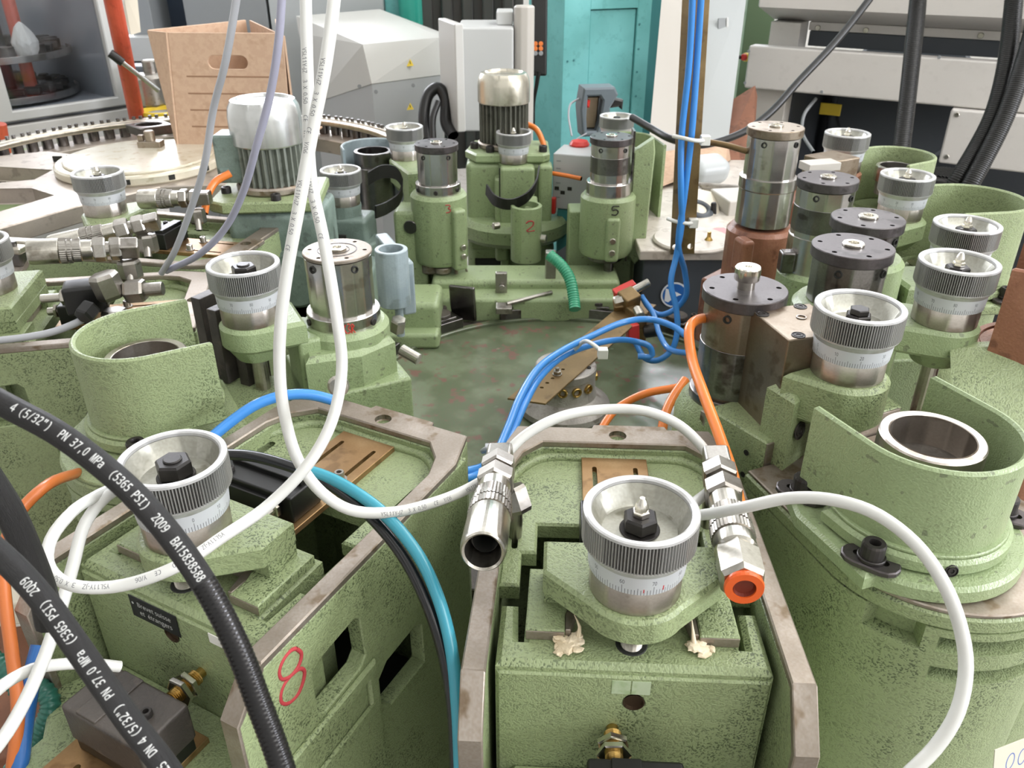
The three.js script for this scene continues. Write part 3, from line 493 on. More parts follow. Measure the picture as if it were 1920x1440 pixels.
  obj('valve_body', [T(box(0.03, 0.045, 0.03, 0.003, 2), ...q(1178, 568, 1.40), 0.3, 0.5, 0.2), T(box(0.022, 0.03, 0.04, 0.003, 2), ...q(1192, 595, 1.38), 0, 0.4), aim(hexNut(0.012, 0.02), q(1150, 572, 1.4), [1, 0.1, 0])], M.brassBar, v);
  obj('fitting', [aim(hexNut(0.009, 0.02), q(1152, 566, 1.39), [0.9, 0.3, 0]), aim(cyl(0.007, 0.03, 0.001, 16), q(1188, 545, 1.4), [0.8, 0.4, -0.2]), aim(cyl(0.008, 0.02, 0.001, 16), q(1194, 580, 1.37), [0.2, -0.2, 1])], M.zinc, v);
  obj('red_lever', T(box(0.04, 0.02, 0.016, 0.002), ...q(1172, 545, 1.41), 0.2, 0.3, 0.35), M.red, v); obj('red_lever', T(box(0.02, 0.028, 0.014, 0.002), ...q(1186, 622, 1.36), 0, 0.3, 0.1), M.red, v);
  obj('black_knob', aim(cyl(0.011, 0.022, 0.002, 20), q(1208, 622, 1.37), [1, 0.3, 0.3]), M.black, v);
}

// ---------------------------------------------------------------- the slide stations
slideStation('green slide station nearest the middle of the view, white numbered wheel between two upright couplings', { yaw: -3.1, off: [0.0395, 0], wheel: 66, wheelKind: 'nipple', marks: true, sensorX: -0.011, boxX: [-0.03, 0.034], switchX: [-0.034, 0.034] });
slideStation('green slide station marked with a red 8 on its side wall, front left', { yaw: -28, off: [-0.001, 0.0197], wheel: 83, wheelKind: 'plain', sensorX: 0.027, boxX: [-0.032, 0.048], switchX: [-0.06, 0.025], cut: true, extra: 'grimy' });
slideStation('green slide station at the left edge carrying a black switch and two pipe couplings', { yaw: -79, off: [-0.055, 0.03], wheel: 66, wheelKind: 'plain', detail: false, cut: true });
slideStation('green slide station behind the left one, beside the pale slotted floor plate', { yaw: -103, off: [-0.05, 0.0], wheel: 40, wheelKind: 'nipple', detail: false });

// ---------------------------------------------------------------- drill-head stations
const local = (yaw) => { const a = yaw * deg; return { g: (x) => x.rotateY(a).translate(C[0], 0, C[1]), p: (x, y, z) => [C[0] + x * Math.cos(a) + z * Math.sin(a), y, C[1] - x * Math.sin(a) + z * Math.cos(a)], a }; };
// frame that starts under a drill head and runs towards its wheel
function head({ label, sp, knob, wheel = 50, kind = 'nipple', mat = M.green, bodyBottom, housing, spindleOpt = {}, bracket = {}, foot = 1.0, dir }) {
  const t = thing('drill_head', label, 'drill head', [sp[0], foot, sp[2]]);
  const dx = knob[0] - sp[0], dz = knob[2] - sp[2], a = dir ?? Math.atan2(dx, dz), kd = Math.hypot(dx, dz), F = (g) => g.rotateY(a).translate(sp[0], 0, sp[2]);
  spindle(t, sp, bodyBottom, spindleOpt);
  const h = housing; if (h) obj('housing', [T(lathe([[h.r - 0.012, h.bottom - h.top], [h.r - 0.004, h.bottom - h.top + 0.004], [h.r, h.bottom - h.top + 0.012], [h.r, -0.006], [h.r - 0.005, 0], [0, 0]], 48), sp[0], h.top, sp[2])], h.mat ?? mat, t);
  const ky = knob[1] - 0.064, w = bracket.w ?? 0.034, th = bracket.th ?? 0.03;
  obj('bracket', [F(slab([[-w, kd * (bracket.from ?? 0.45)], [w, kd * (bracket.from ?? 0.45)], ...arc(0, kd, w + 0.001, 0, Math.PI, 16)], ky - th, ky, 0.004)), F(T(lathe([[0, -0.022], [0.014, -0.022], [0.022, -0.018], [w, 0.002], [0, 0.002]], 36), 0, ky - th + 0.003, kd)), F(boxAt(-w, w, foot, ky - th + 0.006, kd * 0.35, kd * 0.62, 0.005))], bracket.mat ?? mat, t);
  obj('base', [F(boxAt(-0.062, 0.062, foot, (bracket.base ?? 1.19), -0.055, kd * 0.62, 0.004))], h?.mat ?? mat, t);
  if (bracket.rod !== false) obj('guide_rod', rod([knob[0], foot + 0.1, knob[2]], [knob[0], ky - th, knob[2]], 0.0085), M.steelBright, t);
  handwheel(t, [knob[0], ky, knob[2]], wheel, kind);
  t._F = F; t._a = a; t._kd = kd; return t;
}
// right front: dark cylinder with a boss, brown steel block, wheel on a heavy green bracket
{
  const Lc = local(23.5), s = Lc.p(-0.007, 1.343, 0.383), k = Lc.p(0.0166, 1.369, 0.503), G = Lc.g;
  const t = thing('drill_head', 'drill head with a flat dark cap and small silver boss beside a brown steel block', 'drill head', Lc.p(0, 1.0, 0.45));
  spindle(t, s, 1.232, { r: 0.0365, capR: 0.0405, boss: true, body: M.steelBrown, band: [1.236, 1.288], cap: M.capBlack });
  obj('collar', [T(pipe(0.042, 0.03, 0.012, 48), s[0], 1.222, s[2])], M.steelDark, t);
  obj('housing', [T(lathe([[0.055, -0.25], [0.055, -0.02], [0.05, -0.006], [0.046, 0], [0, 0]], 48), s[0], 1.224, s[2])], M.green, t);
  obj('steel_block', T(box(0.062, 0.105, 0.068, 0.0015), ...Lc.p(0.002, 1.283, 0.452), 0, 14 * deg), M.steelBrown, t);
  for (const [x, z] of [[-0.022, -0.025], [0.022, -0.025], [-0.022, 0.024], [0.024, 0.018]]) { const q = Lc.p(0.002 + x, 1.3355, 0.452 + z); obj('block_screw', T(recess(0.0062, 0.0006), ...q), M.blackOx, t); }
  obj('block_hole', T(pipe(0.0048, 0.0036, 0.001, 18, 0.0002), ...Lc.p(0.008, 1.3355, 0.447)), M.steelBright, t);
  obj('bracket', [G(slab([[-0.036, 0.483], [0.034, 0.478], [0.054, 0.5], ...arc(0.0166, 0.503, 0.0375, 0, Math.PI * 0.86, 18)], 1.262, 1.305, 0.004)), T(lathe([[0, -0.02], [0.012, -0.02], [0.02, -0.017], [0.0365, 0.002], [0, 0.002]], 40), k[0], 1.264, k[2]), G(slab([[-0.038, 0.468], [-0.001, 0.468], [0.001, 0.49], [-0.036, 0.503]], 1.19, 1.288, 0.005))], M.green, t);
  obj('bracket_bolt', G(aim(recess(0.009, 0.001), [-0.02, 1.25, 0.4985], [0.35, 0.1, 1])), M.blackOx, t);
  obj('steel_pad', G(slab([[-0.055, 0.40], [0.05, 0.40], [0.05, 0.47], [-0.045, 0.47]], 1.2, 1.226, 0.001)), M.steelPlate, t);
  for (const [x, z] of [[-0.04, 0.43], [-0.044, 0.446], [-0.04, 0.458]]) obj('pad_screw', T(capScrew(0.0055, 0.006), ...Lc.p(x, 1.226, z)), M.blackOx, t);
  obj('base', [G(slab([[-0.058, 0.412], [-0.045, 0.487], [-0.001, 0.487], [0.002, 0.478], [0.04, 0.478], [0.042, 0.487], [0.12, 0.487], [0.13, 0.43], [0.03, 0.43], [0.03, 0.41]], 0.98, 1.236, 0.0015))], M.green, t);
  obj('steel_face', [G(boxAt(-0.0445, -0.002, 1.186, 1.235, 0.4865, 0.4885, 0.0004)), G(boxAt(0.043, 0.117, 1.186, 1.235, 0.4865, 0.4885, 0.0004)), G(boxAt(0.0, 0.041, 1.19, 1.234, 0.4785, 0.4798, 0.0004))], M.steelPlate, t);
  obj('face_screw', G(aim(recess(0.0055, 0.0008), [-0.018, 1.2, 0.4888], [0, 0, 1])), M.zinc, t);
  obj('lower_plate', G(slab([[-0.066, 0.487], [-0.06, 0.58], [0.12, 0.58], [0.12, 0.487]], 1.1, 1.19, 0.001)), M.steelPlate, t);
  obj('guide_rod', rod(Lc.p(0.0166, 1.15, 0.503), Lc.p(0.0166, 1.25, 0.503), 0.0085), M.steelBrown, t);
  for (const y of [1.215, 1.19]) obj('side_hole', G(aim(recess(0.003, 0.0004), [-0.0495, y, 0.468], [-1, 0, 0.15])), M.void, t);
  handwheel(t, [k[0], 1.305, k[2]], 22, 'hex');
  beltGuard('belt_guard', 'smooth green belt guard around a wide silver ring, front right', { c: Lc.p(0, 0, 0.613).filter((_, i) => i !== 1), yaw: 23.5 * deg, top: 1.316, bot: 1.242, ring: 1.306, r: 0.0655 });
  { const f = [[1781, 653, 0.82], [1855, 650, 0.81], [1930, 662, 0.8], [1930, 840, 0.76], [1785, 745, 0.79]].map((q) => W(...q)); solo('cover_plate', 'upright hammered green cover plate behind the front right belt guard', 'cover', new ConvexGeometry([...f, ...f.map(([x, y, z]) => [x + 0.006, y, z - 0.012])].map(V)), M.green); }
  driveHousing('green curved machine housing with cooling slots at the right edge, paper label below', { c: Lc.p(0.026, 0, 0.618).filter((_, i) => i !== 1), yaw: 23.5 * deg, top: 1.209, r: 0.103, foot: true });
}
// left: bright cylinder on a pale green housing, wheel, and the hammered guard
{
  const s = W(632, 468, 0.9), k = W(455, 492, 0.86), y0 = YA(s[2] + 0.04, 632);
  const t = head({ label: 'drill head with a bright steel cylinder on pale green housing, red writing on its collar', sp: s, knob: k, wheel: 74, kind: 'plain', bodyBottom: y0, foot: 1.02, mat: M.greenSoft,
    housing: { r: 0.05, top: y0 + 0.004, bottom: 1.02 }, spindleOpt: { cap: M.steelPlate, capR: 0.0375, r: 0.036, capH: 0.004, collar: 0.018, body: M.steel }, bracket: { from: 0.5, th: 0.028, base: 1.2 } });
  obj('shoulder', t._F(slab([[-0.052, -0.02], [-0.052, 0.045], [0.05, 0.06], [0.058, 0.0], [0.04, -0.045], [-0.03, -0.045]], 1.0, y0 - 0.012, 0.006)), M.greenSoft, t);
  obj('cap_groove', [T(pipe(0.0215, 0.0205, 0.0006, 48, 0.0001), s[0], s[1] - 0.0002, s[2]), T(pipe(0.0135, 0.0128, 0.0006, 36, 0.0001), s[0], s[1] - 0.0002, s[2])], M.blackOx, t);
  for (const [x, y, d, h] of [[402, 625, 0.95, 0.1], [430, 640, 0.93, 0.09], [470, 650, 0.93, 0.1]]) obj('guide_plate', T(box(0.014, h, 0.035, 0.001), ...W(x, y, d), 0, -0.5), M.blackGrime, t);
  const fp = W(637, 722, 0.84); obj('plug', [aim(lathe([[0, 0], [0.0105, 0], [0.011, 0.002], [0.011, 0.006], [0.008, 0.008], [0, 0.008]], 28), fp, [-0.15, 0.25, 1])], M.steelBright, t);
  const g = W(285, 668, 0.815);
  beltGuard('belt_guard', 'hammered green belt guard standing open around a steel ring, left of the middle', { c: [g[0] - 0.004, g[2] + 0.005], yaw: -60 * deg, top: g[1] + 0.03, bot: g[1] - 0.055, ring: g[1] + 0.004, r: 0.062, len: 0.055, mat: M.green });
  driveHousing('green round machine housing with two cooling slots behind the black hoses', { c: [g[0] - 0.004, g[2] + 0.005], yaw: -70 * deg, top: g[1] - 0.088, r: 0.098, k: 1.3, ledge: M.green });
}

// right, second: bare dark cap, black worn cylinder
{
  const s = W(1600, 460, 0.843), k = W(1800, 488, 0.81);
  const t = head({ label: 'drill head with a wide dark cap and no boss, second along the right', sp: s, knob: k, wheel: 85, kind: 'nipple', bodyBottom: YA(s[2] + 0.04, 590), foot: 1.06,
    housing: { r: 0.05, top: YA(s[2] + 0.04, 590), bottom: 1.06 }, spindleOpt: { r: 0.0365, body: M.steelDark, capR: 0.0405, turn: 0.4 }, bracket: { from: 0.35, base: 1.21 }, mat: M.greenSoft });
  obj('steel_cheek', t._F(boxAt(-0.062, 0.062, 1.10, 1.20, t._kd * 0.62, t._kd * 0.62 + 0.004, 0.001)), M.steelPlate, t);
  obj('cheek_screw', t._F(aim(recess(0.0055, 0.001), [-0.0625, 1.18, 0.02], [-1, 0, 0])), M.zinc, t);
  const p = local(47.5);
  // brown guard and flange at the picture's right edge
  const gd = W(2012, 520, 0.80);
  beltGuard('belt_guard', 'reddish brown belt guard with a grey ring at the right edge', { c: [gd[0], gd[2]], yaw: 56 * deg, top: W(1890, 448, 0.84)[1], bot: W(1890, 448, 0.84)[1] - 0.10, r: 0.066, len: 0.05, mat: M.brown, ring: W(1890, 448, 0.84)[1] - 0.03, ringR: 0.036, ringMat: M.steelDark, post: true });
}
// right, third
{
  const s = W(1628, 408, 0.954), k = W(1815, 418, 0.97);
  head({ label: 'drill head with a wide dark cap partly hidden behind another, third along the right', sp: s, knob: k, wheel: 50, kind: 'nipple', bodyBottom: YA(s[2] + 0.04, 520), foot: 1.06, mat: M.greenSoft,
    housing: { r: 0.05, top: YA(s[2] + 0.04, 500), bottom: 1.06 }, spindleOpt: { r: 0.0365, capR: 0.041, body: M.steelDark }, bracket: { from: 0.4, base: 1.2 } });
}
// right, fourth
{
  const s = W(1553, 333, 1.097), k = W(1703, 326, 1.19), y0 = YA(s[2] + 0.04, 462);
  const t = head({ label: 'drill head with a narrow dark cap and pale green neck, fourth along the right', sp: s, knob: k, wheel: 30, kind: 'nipple', bodyBottom: y0, foot: 1.04, mat: M.greenSoft,
    housing: { r: 0.046, top: YA(s[2] + 0.05, 528), bottom: 1.04 }, spindleOpt: { r: 0.037, capR: 0.0395, band: [y0 + 0.012, y0 + 0.045] }, bracket: { from: 0.45, base: 1.16, w: 0.038 } });
  obj('lower_sleeve', T(lathe([[0.0385, -0.08], [0.0385, 0], [0.03, 0.001]], 48), s[0], y0 + 0.004, s[2]), M.steel, t);
  obj('clamp_lug', [T(box(0.02, 0.03, 0.02, 0.004, 2), s[0] - 0.042, y0 - 0.03, s[2] + 0.015)], M.steelDark, t);
  const gd = W(1822, 385, 1.16);
  beltGuard('belt_guard', 'tall pale green belt guard standing behind the wheels on the right', { c: [gd[0], gd[2]], yaw: 98 * deg, top: gd[1] + 0.012, bot: gd[1] - 0.1, r: 0.071, len: 0.06, mat: M.green, ring: gd[1] - 0.06, post: true });
  const gd2 = W(1683, 297, 1.40);
  beltGuard('belt_guard', 'green belt guard with a steel pulley reflecting orange, far right', { c: [gd2[0], gd2[2]], yaw: 120 * deg, top: gd2[1] + 0.008, bot: gd2[1] - 0.085, r: 0.06, len: 0.05, mat: M.green, ring: gd2[1] - 0.012, ringR: 0.032, ringMat: M.steel, post: true });
}
// right, fifth: tall stepped cylinder on brown paint
{
  const s = W(1455, 237, 1.2), k = W(1590, 248, 1.40), y0 = YA(s[2] + 0.04, 348);
  const t = head({ label: 'tall stepped steel cylinder on a reddish brown housing, farthest on the right', sp: s, knob: k, wheel: 30, kind: 'nipple', bodyBottom: y0, foot: 1.05, mat: M.brown,
    housing: { r: 0.051, top: YA(s[2] + 0.05, 442), bottom: 1.0 }, spindleOpt: { r: 0.0375, capR: 0.0405, cap: M.steelBrown, body: M.steel }, bracket: { from: 0.62, base: 1.16, th: 0.024, rod: false } });
  obj('wide_sleeve', T(lathe([[0.0405, YA(s[2] + 0.05, 440) - y0], [0.0405, -0.018], [0.042, -0.016], [0.042, 0], [0.03, 0.0012]], 48), s[0], y0 + 0.004, s[2]), M.steel, t);
  obj('tan_block', [T(box(0.065, 0.05, 0.055, 0.002), ...W(1555, 322, 1.32), 0, 0.5)], M.steelBrown, t);
  obj('ledge_plate', T(box(0.055, 0.012, 0.03, 0.001), ...W(1537, 310, 1.28), 0, 0.25), M.offWhite, t);
  obj('brown_lug', T(box(0.02, 0.05, 0.03, 0.006, 2), ...W(1392, 478, 1.2), 0, 0.3), M.brown, t);
}
// digits drawn on the paint: thin strokes of ink hugging the cylinder
function inkOn(parent, cx, cz, r, strokes, a0, y0, s, mat, w = 0.0022) {
  obj('painted_number', strokes.map((st) => { const g = sweep(st.map(([u, v]) => { const a = a0 + u * s / r; return [cx + r * Math.sin(a), y0 + v * s, cz + r * Math.cos(a)]; }), w, { rad: 6, step: 0.003 }); g.userData.keep = false; return g; }), mat, parent);
}
const FIVE = [[[0.9, 1], [0.2, 1], [0.15, 0.6], [0.6, 0.65], [0.85, 0.4], [0.6, 0.05], [0.1, 0.12]]], TWO = [[[0.05, 0.8], [0.3, 1], [0.75, 0.9], [0.75, 0.6], [0.1, 0.02], [0.9, 0.02]]], TRIO = [[[0.1, 1], [0.7, 0.95], [0.75, 0.7], [0.4, 0.55], [0.8, 0.35], [0.7, 0.05], [0.15, 0]]];
// back right: housing numbered 5
{
  const s = W(1147, 255, 1.51), k = W(1157, 216, 1.79), y0 = YA(s[2] + 0.04, 352), hz = s[2] + 0.05, ht = YA(hz, 376), hb = YA(hz, 492);
  const t = head({ label: 'drill head numbered 5 with a shiny stepped cylinder, back right of the turntable', sp: s, knob: k, wheel: 20, kind: 'hex', bodyBottom: y0, foot: 1.0, mat: M.greenSoft,
    housing: { r: 0.052, top: ht, bottom: hb }, spindleOpt: { r: 0.036, capR: 0.0395, band: [y0 + 0.02, y0 + 0.05] }, bracket: { from: 0.3, base: 1.0, th: 0.05, rod: false } });
  obj('wide_sleeve', T(pipe(0.0425, 0.03, 0.026, 48), s[0], ht - 0.002, s[2]), M.steel, t);
  obj('rib', T(box(0.026, ht - hb - 0.035, 0.02, 0.006, 2), s[0] + 0.006, hb + (ht - hb - 0.03) / 2, s[2] + 0.049), M.greenSoft, t);
  for (const d of [0.045, 0.022]) obj('rib_screw', aim(cyl(0.006, 0.004, 0.001, 16), [s[0] + 0.006, hb + d, s[2] + 0.058], [0, 0, 1]), M.zinc, t);
  inkOn(t, s[0], s[2], 0.0522, FIVE, 0.0, ht - 0.028, 0.017, M.blackInk, 0.0013);
  obj('tool', [T(cyl(0.009, 0.06, 0.001, 20), s[0] + 0.006, hb - 0.06, s[2] + 0.02), T(cyl(0.034, 0.012, 0.002, 32), s[0], hb - 0.01, s[2])], M.steelDark, t);
  const a = W(1215, 330, 1.58); obj('column', [T(box(0.09, 0.30, 0.14, 0.004), s[0] + 0.03, 1.10, s[2] - 0.13), T(box(0.13, 0.28, 0.06, 0.004), s[0] - 0.005, 1.02, s[2] - 0.07)], M.greenSoft, t);
  obj('cheek', front([[0, 0.02], [0.018, 0], [0.035, 0.02], [0.04, 0.22], [0.036, 0.245], [0, 0.22]].map(([x, y]) => [x + W(1193, 500, 1.5)[0], y + W(1205, 545, 1.52)[1]]), s[2] - 0.03, s[2] - 0.005, 0.003), M.greenSoft, t);
  obj('cheek_rail', boxAt(W(1193, 500, 1.5)[0] - 0.004, W(1193, 500, 1.5)[0], W(1205, 545, 1.52)[1] + 0.01, W(1205, 545, 1.52)[1] + 0.26, s[2] - 0.03, s[2] + 0.002, 0.0005), M.steelDark, t);
  const gd = W(1178, 262, 1.72);
  beltGuard('belt_guard', 'pale green belt guard behind the head numbered 5', { c: [gd[0], gd[2]], yaw: 190 * deg, top: gd[1] + 0.006, bot: gd[1] - 0.16, r: 0.055, len: 0.08, mat: M.greenSoft, ring: gd[1] - 0.03, ringR: 0.03, ringMat: M.steelDark, flange: false });
}
// back left: housing numbered 3
{
  const s = W(818, 268, 1.51), k = W(758, 236, 1.66), y0 = YA(s[2] + 0.04, 372), hz = s[2] + 0.05, ht = y0 + 0.002, hb = YA(hz, 506);
  const t = head({ label: 'drill head with a red 3 on its pale green housing, back left of the turntable', sp: s, knob: k, wheel: 20, kind: 'nipple', bodyBottom: y0, foot: 1.0, mat: M.greenSoft,
    housing: { r: 0.053, top: ht, bottom: hb }, spindleOpt: { r: 0.037, capR: 0.04, collar: 0.02 }, bracket: { from: 0.4, base: 1.0, th: 0.05, rod: false } });
  obj('rib', T(box(0.026, ht - hb - 0.02, 0.024, 0.006, 2), s[0] + 0.038, hb + (ht - hb - 0.022) / 2, s[2] + 0.042, 0, 0.5), M.greenSoft, t);
  for (const d of [0.046, 0.028]) obj('rib_screw', aim(cyl(0.0055, 0.007, 0.001, 16), [s[0] + 0.046, hb + d, s[2] + 0.05], [0.4, 0, 1]), M.zinc, t);
  inkOn(t, s[0], s[2], 0.0532, TRIO, 0.28, ht - 0.026, 0.014, M.redInk, 0.001);
  obj('nose', [T(cyl(0.022, 0.02, 0.003, 28), s[0] - 0.02, hb - 0.018, s[2] + 0.01), T(cyl(0.017, 0.012, 0.002, 24), s[0] + 0.005, hb - 0.012, s[2] + 0.03)], M.steelPlate, t);
  obj('finger', [rod([s[0] + 0.02, hb - 0.02, s[2] + 0.03], [s[0] + 0.012, hb - 0.04, s[2] + 0.03], 0.002, 8), rod([s[0] + 0.03, hb, s[2] + 0.03], [s[0] + 0.032, hb - 0.052, s[2] + 0.035], 0.0035, 10), rod([s[0] + 0.046, hb, s[2] + 0.02], [s[0] + 0.055, hb - 0.03, s[2] + 0.02], 0.002, 8)], M.steelPlate, t);
  obj('chip_shield', T(box(0.05, 0.07, 0.008, 0.003), ...W(868, 568, 1.53), 0.1, -0.3), M.steelDark, t);
  obj('column', [T(box(0.085, 0.34, 0.1, 0.006), s[0] - 0.04, YA(s[2] - 0.06, 385) - 0.17, s[2] - 0.07), T(box(0.06, 0.16, 0.07, 0.008, 2), s[0] - 0.055, YA(s[2], 390) - 0.08, s[2] - 0.01)], M.greenSoft, t);
  obj('round_cover', aim(cyl(0.013, 0.003, 0.0008, 24), [s[0] - 0.053, YA(s[2], 412) - 0.005, s[2] + 0.028], [-0.2, 0, 1]), M.steelDark, t);
  obj('foot_casting', [T(box(0.22, 0.075, 0.1, 0.012, 2), ...W(715, 585, 1.50)), T(box(0.22, 0.03, 0.13, 0.008, 2), ...W(715, 612, 1.50))], M.greenSoft, t);
  const gd = W(690, 282, 1.72);
  const g = beltGuard('belt_guard', 'blue grey belt guard with a dark pulley, back left', { c: [gd[0] + 0.01, gd[2]], yaw: 200 * deg, top: gd[1] + 0.012, bot: gd[1] - 0.12, r: 0.066, len: 0.02, mat: M.greyBlue, ring: W(712, 297, 1.66)[1], ringR: 0.04, ringMat: M.steelDark, flange: false });
  obj('pulley', T(cyl(0.0405, 0.09, 0.002, 40), 0, W(712, 297, 1.66)[1] - 0.12, 0), M.steelDark, g);
}
// motors: finned body, pressed cap, foot and terminal box
function motor(label, x, z, y0, r, h, capH, finMat, capMat, box_) {
  const t = thing('electric_motor', label, 'motor', [x, y0, z]);
  const fins = Array.from({ length: 120 }, (_, i) => { const a = i / 120 * 6.2832, q = i % 4 < 2 ? r * 0.97 : r * 0.84; return [x + q * Math.cos(a), z + q * Math.sin(a)]; });
  obj('finned_body', slab(fins, y0 + 0.012, y0 + h - capH + 0.004, 0.0008), finMat, t);
  obj('fan_cap', [T(lathe([[r, -capH], [r * 1.02, -capH + 0.002], [r * 1.02, -0.026], [r * 0.98, -0.012], [r * 0.88, -0.002], [r * 0.78, 0], [r * 0.74, 0], [r * 0.7, -0.004], [0, -0.004]], 48), x, y0 + h, z)], capMat, t);
  obj('foot', T(cyl(r * 1.05, 0.013, 0.003, 40), x, y0, z), M.steelPlate, t);
  if (box_) obj('terminal_box', [T(box(0.05, 0.075, 0.05, 0.004, 2), x - r * 0.95, y0 + h * 0.38, z + 0.01), aim(hexNut(0.01, 0.014), [x - r * 1.05, y0 + 0.035, z + 0.03], [-1, -0.3, 0.5])], M.greyGreen, t);
  return t;
}
const beltLoop = (pts, w) => ribbon(pts.map((p) => W(...p)), w, 0.003, [0.1, 1, 0.25]);
{ // left motor on a green plate over a grey gearbox, with its grey wheel head
  const b = W(515, 352, 1.36), top = YA(b[2], 183);
  motor('large finned electric motor with a dull silver cap on a green plate, left', b[0], b[2], b[1], 0.056, top - b[1], 0.068, M.motorGrey, M.capSilver, true);
  const t = thing('gear_head', 'grey green gear casting with a wheel and black belt, under the left motor', 'machine station', [b[0] + 0.05, 1.0, b[2]]);
  obj('motor_plate', T(slab([[-0.085, 0.075], [-0.06, 0.09], [0.075, 0.075], [0.085, 0.05], [0.075, -0.07], [-0.07, -0.07], [-0.09, -0.03]], -0.018, 0, 0.003), b[0], b[1], b[2]), M.green, t);
  for (const [x, z] of [[-0.07, 0.03], [0.02, 0.07], [0.06, 0.05]]) obj('plate_bolt', T(capScrew(0.008, 0.01), b[0] + x, b[1], b[2] + z), M.blackOx, t);
  obj('gearbox', [T(box(0.15, 0.24, 0.13, 0.012, 2), b[0] + 0.012, b[1] - 0.14, b[2] + 0.01), T(box(0.2, 0.16, 0.09, 0.012, 2), b[0] + 0.06, b[1] - 0.2, b[2] + 0.03), T(cyl(0.05, 0.03, 0.006, 36), b[0] + 0.035, b[1] - 0.13, b[2] + 0.055, Math.PI / 2)], M.greyGreen, t);
  const k = W(638, 317, 1.51), ky = k[1] - 0.064;
  obj('neck', [T(lathe([[0.03, -0.03], [0.0325, -0.004], [0.0318, 0], [0, 0]], 36), k[0], ky, k[2]), T(box(0.085, 0.13, 0.07, 0.008, 2), k[0] + 0.008, ky - 0.085, k[2], 0, -0.15), T(box(0.05, 0.14, 0.06, 0.006, 2), k[0] + 0.045, ky - 0.13, k[2] + 0.02, 0, -0.5)], M.greyGreen, t);
  obj('dark_opening', T(box(0.05, 0.055, 0.004, 0.001), k[0] - 0.018, ky - 0.075, k[2] + 0.036, 0, -0.15), M.void, t);
  handwheel(t, [k[0], ky, k[2]], 20, 'nipple');
  const c = W(733, 466, 1.12), tb = YA(c[2] + 0.02, 580);
  obj('stop_tube', [T(pipe(0.0225, 0.016, c[1] - tb, 36, 0.001), c[0], tb, c[2]), T(cyl(0.016, 0.01, 0, 24), c[0], c[1] - 0.05, c[2])], M.greyBlue, t);
  obj('tube_arm', [T(box(0.02, 0.08, 0.14, 0.004, 2), c[0] - 0.01, c[1] - 0.07, c[2] - 0.09, 0, 0.4), rod([c[0] + 0.005, tb - 0.05, c[2]], [c[0] + 0.005, tb, c[2]], 0.006)], M.greyBlue, t);
  obj('clamp_fitting', [aim(hexNut(0.011, 0.02), W(745, 620, 1.14), [0.2, 1, 0.2]), aim(cyl(0.008, 0.03, 0.001, 16), W(752, 655, 1.13), [0.8, -0.3, 0.4])], M.zinc, t);
  solo('drive_belt', 'wide black belt loop hanging beside the grey wheel head', 'belt', beltLoop([[690, 335, 1.5], [715, 322, 1.5], [742, 325, 1.52], [754, 345, 1.54], [748, 372, 1.55], [728, 388, 1.54], [704, 398, 1.5]], 0.026), M.rubber);
}
